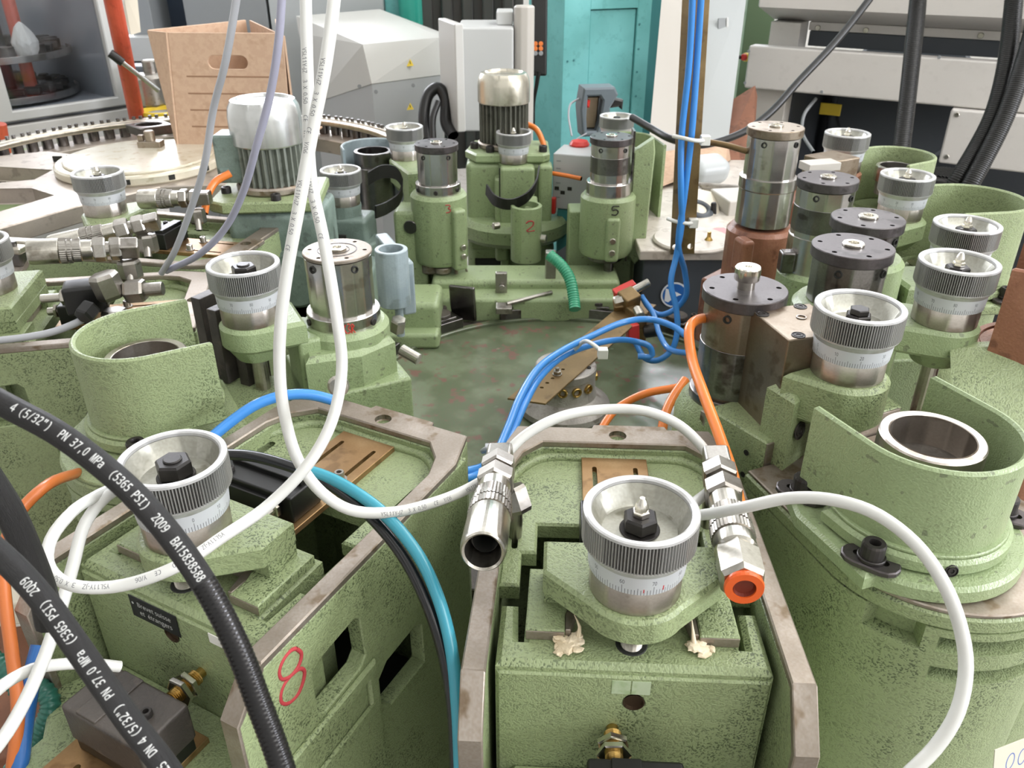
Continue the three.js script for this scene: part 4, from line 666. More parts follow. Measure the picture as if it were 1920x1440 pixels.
{ // back middle: motor, wheel, tube numbered 2
  const b = W(945, 274, 1.84), top = YA(b[2], 134);
  motor('finned electric motor with a bright silver cap behind the wheel at the back', b[0], b[2], b[1], 0.0555, top - b[1], 0.062, M.motorDark, M.capBright, false);
  const t = thing('gear_head', 'green head with a tube numbered 2 and a slack black belt, back middle', 'machine station', [b[0], 1.0, b[2] + 0.05]);
  const bz = b[2];
  obj('motor_plate', T(slab([[-0.085, 0.03], [-0.06, 0.075], [0.085, 0.075], [0.1, 0.06], [0.1, -0.06], [-0.07, -0.06]], -0.02, 0, 0.004), b[0], b[1], bz), M.greenSoft, t);
  for (const [x, z] of [[-0.065, 0.02], [-0.03, 0.055], [0.085, 0.05]]) obj('plate_bolt', T(capScrew(0.009, 0.013), b[0] + x, b[1], bz + z), M.blackOx, t);
  obj('casting', [T(box(0.185, 0.2, 0.12, 0.012, 2), b[0] + 0.01, b[1] - 0.12, bz + 0.01), T(box(0.2, 0.16, 0.09, 0.02, 2), b[0] + 0.015, b[1] - 0.28, bz + 0.01), T(box(0.03, 0.19, 0.05, 0.008, 2), b[0] - 0.005, b[1] - 0.14, bz + 0.075), T(box(0.03, 0.16, 0.05, 0.008, 2), b[0] + 0.09, b[1] - 0.1, bz + 0.07), T(cyl(0.13, 0.05, 0.012, 40), b[0] + 0.02, 1.03, bz + 0.02), T(box(0.02, 0.18, 0.02, 0.004), b[0] + 0.002, b[1] - 0.28, bz + 0.07)], M.greenSoft, t);
  obj('dark_gap', T(box(0.03, 0.07, 0.01, 0.001), b[0] + 0.005, b[1] - 0.06, bz + 0.096), M.void, t); obj('dark_gap', [T(box(0.075, 0.075, 0.01, 0.001), b[0] - 0.03, b[1] - 0.28, bz + 0.054)], M.void, t);
  const k = W(963, 246, 1.76), ky = k[1] - 0.064;
  obj('neck', [T(lathe([[0.032, -0.02], [0.0325, -0.002], [0, 0]], 36), k[0], ky, k[2]), T(box(0.074, 0.13, 0.065, 0.008, 2), k[0] + 0.008, ky - 0.068, k[2] + 0.01)], M.greenSoft, t);
  handwheel(t, [k[0], ky, k[2]], 20, 'nipple');
  const c = W(987, 384, 1.66), tb = YA(c[2] + 0.02, 493);
  obj('stop_tube', [T(pipe(0.0315, 0.024, c[1] - tb, 40, 0.0015), c[0], tb, c[2]), T(cyl(0.024, 0.01, 0, 24), c[0], c[1] - 0.05, c[2])], M.greenSoft, t);
  obj('tube_arm', T(box(0.03, 0.1, 0.08, 0.005), c[0] + 0.01, c[1] - 0.06, c[2] - 0.06), M.greenSoft, t);
  inkOn(t, c[0], c[2], 0.0318, TWO, -0.06, c[1] - 0.045, 0.021, M.redInk, 0.0014);
  obj('side_screw', [aim(cyl(0.008, 0.012, 0.001, 16), [c[0] + 0.03, (c[1] + tb) / 2 - 0.01, c[2] + 0.006], [1, 0, 0.3]), aim(cyl(0.007, 0.014, 0.001, 16), [c[0] - 0.055, (c[1] + tb) / 2 + 0.012, c[2] - 0.01], [-1, 0, 0.5])], M.zinc, t);
  obj('probe_bracket', [T(box(0.022, 0.07, 0.012, 0.002), ...W(940, 543, 1.56)), T(box(0.03, 0.012, 0.03, 0.002), ...W(945, 578, 1.52)), rod(W(950, 570, 1.52), W(1035, 548, 1.55), 0.004), aim(cyl(0.006, 0.008, 0.001, 14), W(941, 538, 1.55), [0, 0.1, 1]), T(box(0.02, 0.085, 0.02, 0.003), ...W(1032, 510, 1.58))], M.fitting, t);
  obj('base_casting', [T(box(0.36, 0.055, 0.09, 0.01, 2), ...W(985, 535, 1.62)), T(box(0.34, 0.05, 0.06, 0.008, 2), ...W(985, 572, 1.57))], M.greenSoft, t);
  solo('drive_belt', 'slack black belt slung across the green head at the back', 'belt', beltLoop([[912, 355, 1.72], [930, 377, 1.68], [958, 383, 1.66], [985, 372, 1.66], [1003, 350, 1.68], [1010, 320, 1.72]], 0.024), M.rubber);
}

// ---------------------------------------------------------------- cables, tubes and hoses
const path = (l) => l.map(([x, y, d]) => W(x, y, d));
function fillD(l) { let d = l[0][2]; return l.map(([x, y, q], i) => { if (q !== undefined) { d = q; return [x, y, q]; } let j = i; while (l[j][2] === undefined) j++; let k = i; while (l[k][2] === undefined) k--; return [x, y, l[k][2] + (l[j][2] - l[k][2]) * (i - k) / (j - k)]; }); }
const line = (name, label, cat, pts, r, mat, opt = {}) => solo(name, label, cat, sweep(path(fillD(pts)), r, opt), mat, opt.group);
const lettered = (w, h, bg, ink, font, txt, metres, y, flip) => { const t = canvasTex(w, h, (c) => { c.fillStyle = bg; c.fillRect(0, 0, w, h); c.fillStyle = ink; c.font = font; if (flip) { c.translate(w, h); c.scale(-1, -1); } c.textBaseline = 'middle'; c.fillText(txt, 10, flip ? h - y : y); }, 1 / metres, 1); return t; };
const cableText = std({ map: lettered(2048, 128, '#cdcdc8', '#57585c', '22px sans-serif', 'YSL11Y-JZ    3  X  0,50       CE     Y/06                 YSL11Y-JZ    3  X  0,50       CE', 0.34, 70, false), roughness: 0.34 });
cableText.map.offset.x = -0.465;
line('signal_cable', 'white lettered cable hanging from above, looping around the front left wheel', 'cable', [[566, -420, 0.5], [572, -60, 0.52], [577, 150, 0.52], [583, 330], [607, 450], [632, 600], [641, 690, 0.55], [622, 790], [578, 870], [500, 950, 0.535], [420, 1005], [330, 1063, 0.505], [215, 1100], [130, 1096, 0.5], [90, 1058], [96, 1010], [130, 965, 0.54], [180, 930], [235, 905, 0.62]], 0.0039, cableText);
line('signal_cable', 'white lettered cable hanging from above, bending under the front left switch to the open coupling', 'cable', [[650, -420, 0.48], [632, -60, 0.5], [612, 110, 0.5], [585, 250], [560, 390], [540, 500], [527, 600], [524, 680, 0.55], [532, 770], [560, 865, 0.57], [605, 925], [660, 957], [740, 960, 0.6], [820, 940], [870, 920], [915, 895, 0.66]], 0.0041, cableText);
line('signal_cable', 'white cable arching behind the front wheel from one coupling to the other', 'cable', [[935, 868, 0.68], [980, 820], [1050, 782], [1130, 768, 0.70], [1210, 771], [1270, 795], [1310, 830], [1338, 868, 0.68]], 0.0044, M.whiteCable);
line('signal_cable', 'short white cable end between the front wheel and the right coupling', 'cable', [[1270, 975, 0.62], [1300, 945, 0.63], [1325, 925, 0.65]], 0.0042, M.whiteCable);
line('signal_cable', 'long white cable sweeping in a big arc over the right front housing', 'cable', [[1295, 968, 0.585], [1340, 962], [1400, 950, 0.53], [1480, 934], [1560, 937, 0.50], [1640, 962], [1715, 1018], [1770, 1095, 0.46], [1803, 1185], [1811, 1255], [1795, 1335, 0.45], [1755, 1400], [1695, 1460, 0.45], [1560, 1600, 0.46], [1400, 1680, 0.5]], 0.0039, M.whiteCable);
line('signal_cable', 'white cable dropping from behind the front left wheel towards the bottom left corner', 'cable', [[240, 905, 0.6], [195, 935], [158, 985], [137, 1060, 0.55], [120, 1120], [100, 1185], [78, 1245, 0.52], [48, 1312], [12, 1375], [-30, 1430, 0.48]], 0.0041, M.whiteCable);
line('signal_cable', 'white cable running into the grimy switch at bottom left', 'cable', [[-40, 1330, 0.5], [5, 1285, 0.51], [60, 1255], [110, 1246], [160, 1244], [225, 1250, 0.57]], 0.0039, M.whiteCable);
line('signal_cable', 'grey cable hanging in front of the cardboard box, nearer its hand hole', 'cable', [[500, -420, 0.64], [452, -60, 0.7], [424, 110], [400, 205], [383, 310, 0.8], [355, 400], [328, 470], [303, 512, 0.93]], 0.0034, M.greyCable);
line('signal_cable', 'grey cable hanging down across the left motor', 'cable', [[560, -420, 0.62], [532, -60, 0.68], [522, 80], [506, 180], [482, 270, 0.76], [456, 360], [422, 428], [372, 478], [312, 508, 0.93]], 0.0036, std({ color: '#9d9dae', roughness: 0.38 }));
line('signal_cable', 'short grey cable leaving the black switch at the left edge', 'cable', [[175, 585, 0.96], [150, 602], [100, 622], [50, 632], [-20, 640, 0.93]], 0.0042, M.greyCable);
// air tubes
line('air_tube', 'blue air tube tied to the front of the brass bar, right one', 'tube', [[1318, -60, 1.10], [1308, 100, 1.16], [1297, 250, 1.21], [1283, 370], [1272, 460, 1.29], [1284, 510, 1.33], [1286, 555], [1262, 582, 1.37], [1235, 590], [1215, 575], [1203, 555, 1.4]], 0.0048, M.blue);
line('air_tube', 'blue air tube tied to the front of the brass bar, left one', 'tube', [[1301, -60, 1.10], [1292, 120, 1.165], [1278, 260, 1.215], [1277, 360], [1278, 420], [1268, 480, 1.3], [1258, 530], [1268, 580], [1270, 620], [1260, 655], [1235, 675, 1.33], [1210, 672], [1190, 640, 1.36]], 0.0048, M.blue);
line('air_tube', 'blue air tube lying over the hub, the upper of the pair', 'tube', [[1290, 632, 1.2], [1262, 612], [1220, 599, 1.25], [1170, 604], [1105, 632, 1.19], [1050, 660], [1008, 692], [975, 745, 1.03], [953, 800], [930, 850], [903, 876, 0.9], [845, 889, 0.86]], 0.0048, M.blue);
line('air_tube', 'blue air tube lying over the hub, the lower of the pair', 'tube', [[1196, 668, 1.3], [1222, 668], [1218, 650], [1190, 640, 1.29], [1150, 638], [1098, 650, 1.21], [1050, 672], [1012, 708], [985, 755, 1.03], [955, 822], [925, 865], [892, 892, 0.88], [845, 904, 0.85]], 0.0048, M.blue);
line('air_tube', 'blue air tube curling from the valve towards the orange hose', 'tube', [[1203, 556, 1.4], [1225, 588], [1236, 625], [1252, 652, 1.3], [1300, 664, 1.2]], 0.0046, M.blue);
line('air_tube', 'thick blue tube bending from the front left station to the left drill head', 'tube', [[395, 822, 0.76], [430, 793], [480, 759], [530, 742], [580, 740], [634, 753, 0.8]], 0.0052, M.blue);
line('air_tube', 'thick dark blue tube standing in the tangle at bottom left', 'tube', [[75, 1210, 0.62], [62, 1260], [48, 1340], [35, 1450, 0.6]], 0.0065, std({ color: '#2a5f9e', roughness: 0.22 }));
line('oil_hose', 'orange hose hanging beside the dark cylinder on the right', 'hose', [[1345, 598, 0.83], [1312, 598], [1293, 615], [1297, 670, 0.77], [1318, 735], [1348, 815, 0.69], [1372, 885], [1390, 960, 0.63]], 0.0049, M.orange);
line('oil_hose', 'orange hose curving out from the hub towards the right', 'hose', [[1290, 722, 0.98], [1262, 728], [1210, 738], [1165, 760, 1.0], [1140, 785], [1115, 830, 0.96]], 0.0048, M.orange);
line('oil_hose', 'orange hose with dark print behind the front station', 'hose', [[1285, 712, 0.96], [1262, 745], [1248, 775], [1240, 815, 0.92]], 0.0055, M.orange);
line('oil_hose', 'orange hose running down along the left edge', 'hose', [[150, 885, 0.8], [80, 916, 0.68], [45, 950], [18, 995], [6, 1060], [10, 1130], [22, 1220], [34, 1330, 0.6], [22, 1460, 0.6]], 0.0048, std({ color: '#c06a34', roughness: 0.35 }));
line('oil_hose', 'orange hose bending from the left motor', 'hose', [[432, 325, 1.3], [405, 340], [390, 365], [383, 400, 1.28]], 0.006, M.orange);
line('oil_hose', 'orange hose beside the back motor', 'hose', [[986, 232, 1.86], [1005, 242], [1018, 268], [1024, 300, 1.84]], 0.0065, M.orange);
line('oil_hose', 'thin orange hose crossing the grey control box', 'hose', [[1022, 323, 1.8], [1055, 328], [1090, 335, 1.76]], 0.0046, M.orange);
const rib = (p, a) => (r) => (u) => r * (1 + a * Math.sin(u / p * 6.2832));
line('ribbed_hose', 'green ribbed suction hose standing behind the turntable', 'hose', [[1030, 478, 1.53], [1052, 497], [1068, 522], [1076, 560], [1078, 580, 1.5]], rib(0.005, 0.06)(0.0105), std({ color: '#3f9d78', roughness: 0.25 }), { step: 0.0012 });
line('ribbed_hose', 'dark green ribbed hose in the tangle at bottom left', 'hose', [[-30, 1225, 0.66], [10, 1255], [45, 1300], [75, 1290], [95, 1320], [60, 1400], [20, 1450, 0.64]], rib(0.004, 0.09)(0.0075), std({ color: '#2f6b5c', roughness: 0.3 }), { step: 0.001 });
line('power_cable', 'black cable running over the front left station beside a teal one', 'cable', [[420, 852, 0.655], [470, 855], [530, 870], [590, 893], [650, 930, 0.62], [710, 985], [760, 1050], [800, 1130, 0.58], [830, 1220], [848, 1320], [856, 1460, 0.55]], 0.0044, std({ color: '#191a1b', roughness: 0.22 }));
line('power_cable', 'teal cable running over the front left station beside a black one', 'cable', [[560, 878, 0.63], [610, 893, 0.625], [665, 922, 0.615], [725, 968], [785, 1042], [822, 1122, 0.575], [846, 1215], [858, 1330], [864, 1460, 0.545]], 0.0046, M.teal);
// black oil hoses with white print
const HT = '4 (5/32")  PN 37,0 MPa  (5365 PSI)  2Q09  BA15838588';
const hoseMat = (txt, metres, flip, skip = 0.001) => { const sx = 2.0 * 2.048 / metres / (0.6 * 56); const t = canvasTex(2048, 352, (c, w, h) => { c.fillStyle = '#151414'; c.fillRect(0, 0, w, h); c.fillStyle = '#cfd0cd'; c.font = 'bold 56px monospace'; c.textBaseline = 'middle'; if (flip) { c.translate(w, h); c.scale(-1, -1); } c.scale(sx, 1); c.fillText(txt, skip / metres * 2048 / sx, h / 2); }, 1 / metres, 1); return std({ map: t, roughness: 0.5, bumpMap: fineBump, bumpScale: 0.0002 }); };
const hA = [[-60, 722, 0.335], [30, 770, 0.335], [105, 810], [180, 864], [250, 925], [310, 992], [365, 1067], [410, 1142], [450, 1225], [485, 1318], [515, 1398], [545, 1490, 0.33]];
const lenA = new THREE.CatmullRomCurve3(path(fillD(hA)).map(V), false, 'centripetal').getLength();
{ const c = new THREE.CatmullRomCurve3(path(fillD(hA)).map(V), false, 'centripetal'), cutAt = 0.58, seg = (a, b) => Array.from({ length: 25 }, (_, i) => c.getPointAt(a + (b - a) * i / 24));
  const h = thing('hydraulic_hose', 'black hydraulic hose with upright white print and shiny ribbed end, over the front left wheel', 'hose', c.getPointAt(0.5).toArray());
  obj('printed_length', sweep(seg(0, cutAt), 0.0051, { rad: 20, ref: [0.25, 0.75, 0.6] }), hoseMat(HT, lenA * 0.585, false, 0.022), h);
  obj('ribbed_length', sweep(seg(cutAt, 1), (u) => 0.0051 * (1 + 0.022 * Math.sin(u / 0.0019 * 6.2832)), { rad: 20, step: 0.0004, ref: [0.25, 0.75, 0.6] }), std({ color: '#181717', roughness: 0.24, metalness: 0.3 }), h); }
const hB = [[-40, 1005, 0.33], [30, 1068, 0.33], [85, 1130], [140, 1206], [195, 1285], [250, 1362], [300, 1425], [345, 1490, 0.325]];
line('hydraulic_hose', 'black hydraulic hose with upside-down white print at the bottom left corner', 'hose', hB, 0.0051, hoseMat('PTA-025  DN 4 (5/32")  PN 37,0 MPa  (5365 PSI)  2Q09', 0.131, true), { rad: 20, ref: [0.25, 0.75, 0.6] });
line('hydraulic_hose', 'plain black hose at the left edge between the two printed ones', 'hose', [[-30, 885, 0.42], [15, 955], [50, 1030], [80, 1110], [92, 1170, 0.46]], 0.0072, M.rubber);
line('power_cable', 'thick black cable slanting down in front of the white machine, top right', 'cable', [[1660, -40, 1.7], [1570, 75], [1500, 150], [1440, 215], [1385, 252], [1310, 272], [1262, 262, 1.65], [1225, 243], [1185, 220, 1.75]], 0.0075, M.black);
line('brass_tube', 'thin brown tube poking out beside the brass bar', 'tube', [[1325, 266, 1.25], [1360, 272], [1402, 284, 1.22]], 0.0045, M.brassBar);
for (const [pts, lb] of [[[[1742, -330, 1.75], [1722, -10, 1.9], [1712, 90], [1700, 200], [1684, 330, 1.9]], 'black corrugated conduit hanging straight down before the white machine'], [[[1925, -330, 1.66], [1902, -10, 1.8], [1885, 130], [1862, 215], [1835, 270], [1790, 345, 1.85], [1770, 380, 1.9]], 'black corrugated conduit curving down at the right, left of its neighbour'], [[[1975, -300, 1.6], [1945, 20, 1.75], [1910, 150], [1880, 230], [1845, 300], [1815, 355, 1.82], [1800, 390, 1.86]], 'black corrugated conduit nearest the right edge']])
  line('corrugated_conduit', lb, 'conduit', pts, rib(0.0042, 0.045)(0.0185), M.black, { step: 0.0014, rad: 16 });
// cable ties
const tie = (label, pts, r, mat = M.tie) => { const t = thing('cable_tie', label, 'cable tie', W(...pts[0])); obj('strap', sweep(path(pts), r, { rad: 8 }), mat, t); const e = W(...pts[pts.length - 1]); obj('lock', T(box(r * 4.5, r * 4.5, r * 4, 0.0008), ...e), mat, t); return t; };
tie('white cable tie around the brass bar and blue tubes, the upper one', [[1262, 255, 1.2], [1285, 260, 1.185], [1305, 264, 1.185], [1322, 263, 1.2]], 0.003);
tie('white cable tie around the brass bar and blue tubes, the lower one', [[1252, 410, 1.29], [1270, 416, 1.27], [1290, 419, 1.27], [1300, 418, 1.28]], 0.003);
tie('white cable tie standing up from the two blue tubes over the hub', [[1078, 655, 1.18], [1095, 640, 1.16], [1115, 648, 1.13], [1130, 662, 1.12]], 0.003);
tie('small pale tie around the blue tubes beside the open coupling', [[905, 846, 0.9], [914, 841, 0.89], [921, 846, 0.9]], 0.003, M.greyCable);

// ---------------------------------------------------------------- couplings
coupling('open silver quick coupling pointing down, left of the front wheel', W(936, 868, 0.665), W(905, 1036, 0.535), 0.0152, { elbow: [[W(958, 912, 0.66), [0.35, -1, 0.45], 0.012, 0.022]], stem: [W(962, 930, 0.66), W(968, 965, 0.665), W(966, 1010, 0.68)] });
coupling('silver quick coupling with an orange end pointing down, right of the front wheel', W(1346, 878, 0.655), W(1394, 1096, 0.54), 0.0152, { socket: 'orange', elbow: [], stem: [W(1340, 890, 0.66), W(1330, 930, 0.67), W(1325, 985, 0.69)] });
coupling('horizontal quick coupling at the left edge in front of its neighbour', W(228, 466, 1.0), W(52, 473, 0.965), 0.0148, { socket: 'open', elbow: [[W(240, 488, 1.0), [0.05, -1, 0.1], 0.0135, 0.024]], stem: [W(243, 500, 1.0), W(245, 525, 1.0)] });
coupling('horizontal quick coupling behind another one, in front of the far left wheel', W(272, 420, 1.1), W(95, 462, 1.08), 0.0142, { socket: 'open', elbow: [[W(274, 440, 1.1), [0.05, -1, 0.1], 0.0125, 0.024]], stem: [W(276, 455, 1.1), W(278, 482, 1.1)] });
coupling('horizontal quick coupling beside the far left wheel, below the white disc', W(372, 371, 1.26), W(262, 374, 1.26), 0.0145, { socket: 'open', elbow: [[W(368, 392, 1.26), [0.05, -1, 0.1], 0.0125, 0.022]], stem: [W(370, 405, 1.26), W(374, 432, 1.26)] });
{ const t = thing('pipe_elbow', 'pair of grey hexagon pipe elbows beside the black switch at left', 'pipe fitting', W(215, 600, 0.96));
  obj('hexagon', [aim(hexNut(0.0165, 0.03), W(212, 558, 0.96), [-0.2, 1, 0]), aim(hexNut(0.0145, 0.028), W(213, 580, 0.96), [0, -1, 0.1]), aim(hexNut(0.014, 0.022), W(236, 547, 0.965), [1, 0.05, -0.1]), aim(cyl(0.008, 0.045, 0.0006, 20), W(232, 547, 0.965), [1, 0.05, -0.1]), aim(cyl(0.008, 0.06, 0.0006, 16), W(213, 585, 0.96), [0.05, -1, 0])], M.fitting, t); }
{ const t = thing('limit_switch', 'black switch block with a silver plunger at the left edge', 'switch', W(160, 590, 0.96));
  obj('switch_body', T(box(0.045, 0.034, 0.034, 0.004, 2), ...W(162, 555, 0.97), 0, 0.35), M.black, t);
  obj('cable_gland', aim(hexNut(0.0115, 0.018), W(172, 575, 0.95), [-0.3, -0.4, 1]), M.black, t);
  obj('plunger', [aim(hexNut(0.009, 0.008), W(128, 556, 0.96), [-1, 0, 0.2]), aim(cyl(0.005, 0.026, 0.0006, 16), W(122, 557, 0.96), [-1, 0, 0.2])], M.zinc, t); }
// ---------------------------------------------------------------- hand-written marks, plates, stickers, grease
function mark(name, parentLabel, cat, pts, org, ang, x, mat, w) { return solo(name, parentLabel, cat, pts.map((st) => { const g = sweep(st.map(([z, y]) => { const a = ang * deg; return [org[0] + x * Math.cos(a) + z * Math.sin(a), y, org[1] - x * Math.sin(a) + z * Math.cos(a)]; }), w, { rad: 6, step: 0.0015 }); g.userData.keep = false; return g; }), mat); }
const o8 = [C[0] - 0.001, C[1] + 0.0197];
mark('chalk_mark', 'red hand-drawn figure 8 on the green side wall', 'marking', [[[0.698, 1.216], [0.694, 1.207], [0.698, 1.2], [0.707, 1.198], [0.715, 1.203], [0.716, 1.211], [0.711, 1.217], [0.703, 1.2185], [0.698, 1.216]], [[0.707, 1.198], [0.698, 1.196], [0.694, 1.19], [0.697, 1.182], [0.704, 1.176], [0.713, 1.177], [0.719, 1.184], [0.718, 1.192], [0.713, 1.197], [0.707, 1.198]]].map((l) => l.map(([z, y]) => [z, y - 0.003])), o8, -28, 0.1122, M.redInk, 0.0016);
function plate(name, label, cat, w, h, draw, at, ry, rx = 0, cw = 512) {
  const t = canvasTex(cw, Math.round(cw * h / w), draw), g = box(w, h, 0.0008, 0.0002), m = std({ map: t, roughness: 0.5 });
  const q = prep(g), p = q.attributes.position, u = q.attributes.uv; for (let i = 0; i < p.count; i++) u.setXY(i, p.getX(i) / w + 0.5, p.getY(i) / h + 0.5);
  const o = new THREE.Mesh(keepUv(q), m); o.name = numbered(name); o.position.set(...at); o.rotation.set(rx, ry, 0, 'YXZ'); o.castShadow = o.receiveShadow = true; scene.add(o); return tag(o, label, cat);
}
const on8 = (x, y, z) => { const a = -28 * deg; return [o8[0] + x * Math.cos(a) + z * Math.sin(a), y, o8[1] - x * Math.sin(a) + z * Math.cos(a)]; };
plate('name_plate', 'small black plate with white French lettering on the front left block', 'sign', 0.05, 0.021, (c, w, h) => { c.fillStyle = '#17191b'; c.fillRect(0, 0, w, h); c.fillStyle = '#b9bcb9'; c.font = '62px sans-serif'; c.fillText('Brevet suisse', 80, 90); c.fillText('et  étrangers', 90, 170); c.beginPath(); c.arc(34, 70, 12, 0, 7); c.fill(); }, on8(-0.012, 1.2, 0.714), -28 * deg);
plate('number_label', 'white strip label with a small black 8 on the front left block', 'label', 0.034, 0.009, (c, w, h) => { c.fillStyle = '#dedcd6'; c.fillRect(0, 0, w, h); c.fillStyle = '#222'; c.font = 'bold 110px sans-serif'; c.fillText('8', 300, 108); }, on8(0.062, 1.2055, 0.714), -28 * deg);
plate('paper_tag', 'torn paper tag with blue pen zeros at the lower right corner', 'label', 0.05, 0.028, (c, w, h) => { c.fillStyle = '#c9c6b4'; c.fillRect(0, 0, w, h); c.strokeStyle = '#5b6da8'; c.lineWidth = 9; for (const x of [150, 260, 370]) { c.beginPath(); c.ellipse(x, h / 2, 34, 62, 0.25, 0, 7); c.stroke(); } }, W(1915, 1418, 0.56), 0.35, -0.25);
{ const g = [], f = -3.1 * deg, F = (x, y, z) => [C[0] + 0.0395 + x * Math.cos(f) + z * Math.sin(f), y, C[1] - x * Math.sin(f) + z * Math.cos(f)];
  const clump = (x, z, n, sp) => { const out = []; for (let i = 0; i < n; i++) { const q = new THREE.IcosahedronGeometry(0.0022 + 0.0022 * rnd(), 1), p = q.attributes.position; for (let k = 0; k < p.count; k++) { const s = 1 + 0.35 * Math.sin(p.getX(k) * 2600 + i) * Math.cos(p.getZ(k) * 1900 + i); p.setXYZ(k, p.getX(k) * s * 1.5, p.getY(k) * s * 0.4, p.getZ(k) * s); } q.computeVertexNormals(); out.push(T(q, ...F(x + (rnd() - 0.5) * sp, 1.2195 + rnd() * 0.003, z + (rnd() - 0.5) * sp * 0.7), 0, rnd() * 6)); } return out; };
  solo('grease_smear', 'cream grease squeezed out beside the left rail below the front wheel', 'grease', [...clump(-0.044, 0.696, 16, 0.016), ...clump(-0.037, 0.69, 6, 0.006), sweep([F(-0.037, 1.22, 0.69), F(-0.036, 1.229, 0.687), F(-0.04, 1.236, 0.683)], (u, L) => 0.002 * (1.1 - u / L), { rad: 7 })], M.grease);
  solo('grease_smear', 'cream grease squeezed out beside the right rail below the front wheel', 'grease', [...clump(0.042, 0.692, 7, 0.006), ...clump(0.05, 0.694, 6, 0.014), sweep([F(0.042, 1.22, 0.695), F(0.041, 1.23, 0.687), F(0.04, 1.237, 0.684)], (u, L) => 0.0022 * (1.1 - u / L), { rad: 7 })], M.grease);
  const lt = std({ map: stainTex('#aebb9c', '#93a67d', '#b9c3aa', 30), roughness: 0.6 });
  obj; for (const x of [-0.0075, 0.006]) { const m = solo('tape_residue', x < 0 ? 'left pale square of tape residue above the bore on the front block' : 'right pale square of tape residue above the bore on the front block', 'residue', T(box(0.0125, 0.0125, 0.0004, 0.0001), ...F(x, 1.2015, 0.7137), 0, f), lt); } }
// paper collar writing
{ const s = W(632, 468, 0.9), y = YA(s[2] + 0.04, 632) + 0.009; const st = [[[0, 0], [0.15, 1], [0.3, 0], [0.08, 0.4]], [[0.42, 0], [0.42, 1]], [[0.42, 0.5], [0.62, 1]], [[0.45, 0.5], [0.65, 0]], [[0.75, 1], [0.95, 1], [0.8, 0.5], [0.98, 0.2], [0.72, 0]], [[1.05, 0], [1.08, 1], [1.25, 0.7], [1.1, 0.5], [1.3, 0]]];
  solo('red_writing', 'scribbled red felt-pen word on the collar of the left bright cylinder', 'marking', st.map((l) => { const g = sweep(l.map(([u, v]) => { const a = 0.02 + u * 0.34; return [s[0] + 0.0413 * Math.sin(a), y - 0.005 + v * 0.011, s[2] + 0.0413 * Math.cos(a)]; }), 0.0006, { rad: 5, step: 0.002 }); g.userData.keep = false; return g; }), M.red); }

// ---------------------------------------------------------------- the workshop behind
// an upright plane through two places: (s, Y) on it, z towards the operator
function upright(A, B) {
  const dx = B[0] - A[0], dz = B[2] - A[2], L = Math.hypot(dx, dz), ux = dx / L, uz = dz / L, ang = Math.atan2(-uz, ux);
  const at = (px, py) => { const a = (px - 960) / FOC, b = (720 - py) / FOC, r = [a, b * CP - SP, -CP - b * SP], n = [-uz, ux]; const t = (A[0] * n[0] + A[2] * n[1]) / (r[0] * n[0] + r[2] * n[1]); const p = [r[0] * t, EYE + r[1] * t, r[2] * t]; return [(p[0] - A[0]) * ux + (p[2] - A[2]) * uz, p[1]]; };
  return { at, g: (q) => q.rotateY(ang).translate(A[0], 0, A[2]), poly: (...l) => l.map(([x, y]) => at(x, y)), p: (s, y, z) => [A[0] + s * ux - z * uz * 1, y, A[2] + s * uz + z * ux], ang };
}
const level = (px, py, d, qx, qy) => { const A = W(px, py, d); return [A, PY(qx, qy, A[1])]; };
const rect = (s0, s1, y0, y1) => [[s0, y0], [s1, y0], [s1, y1], [s0, y1]];
const floorY = 0.0;

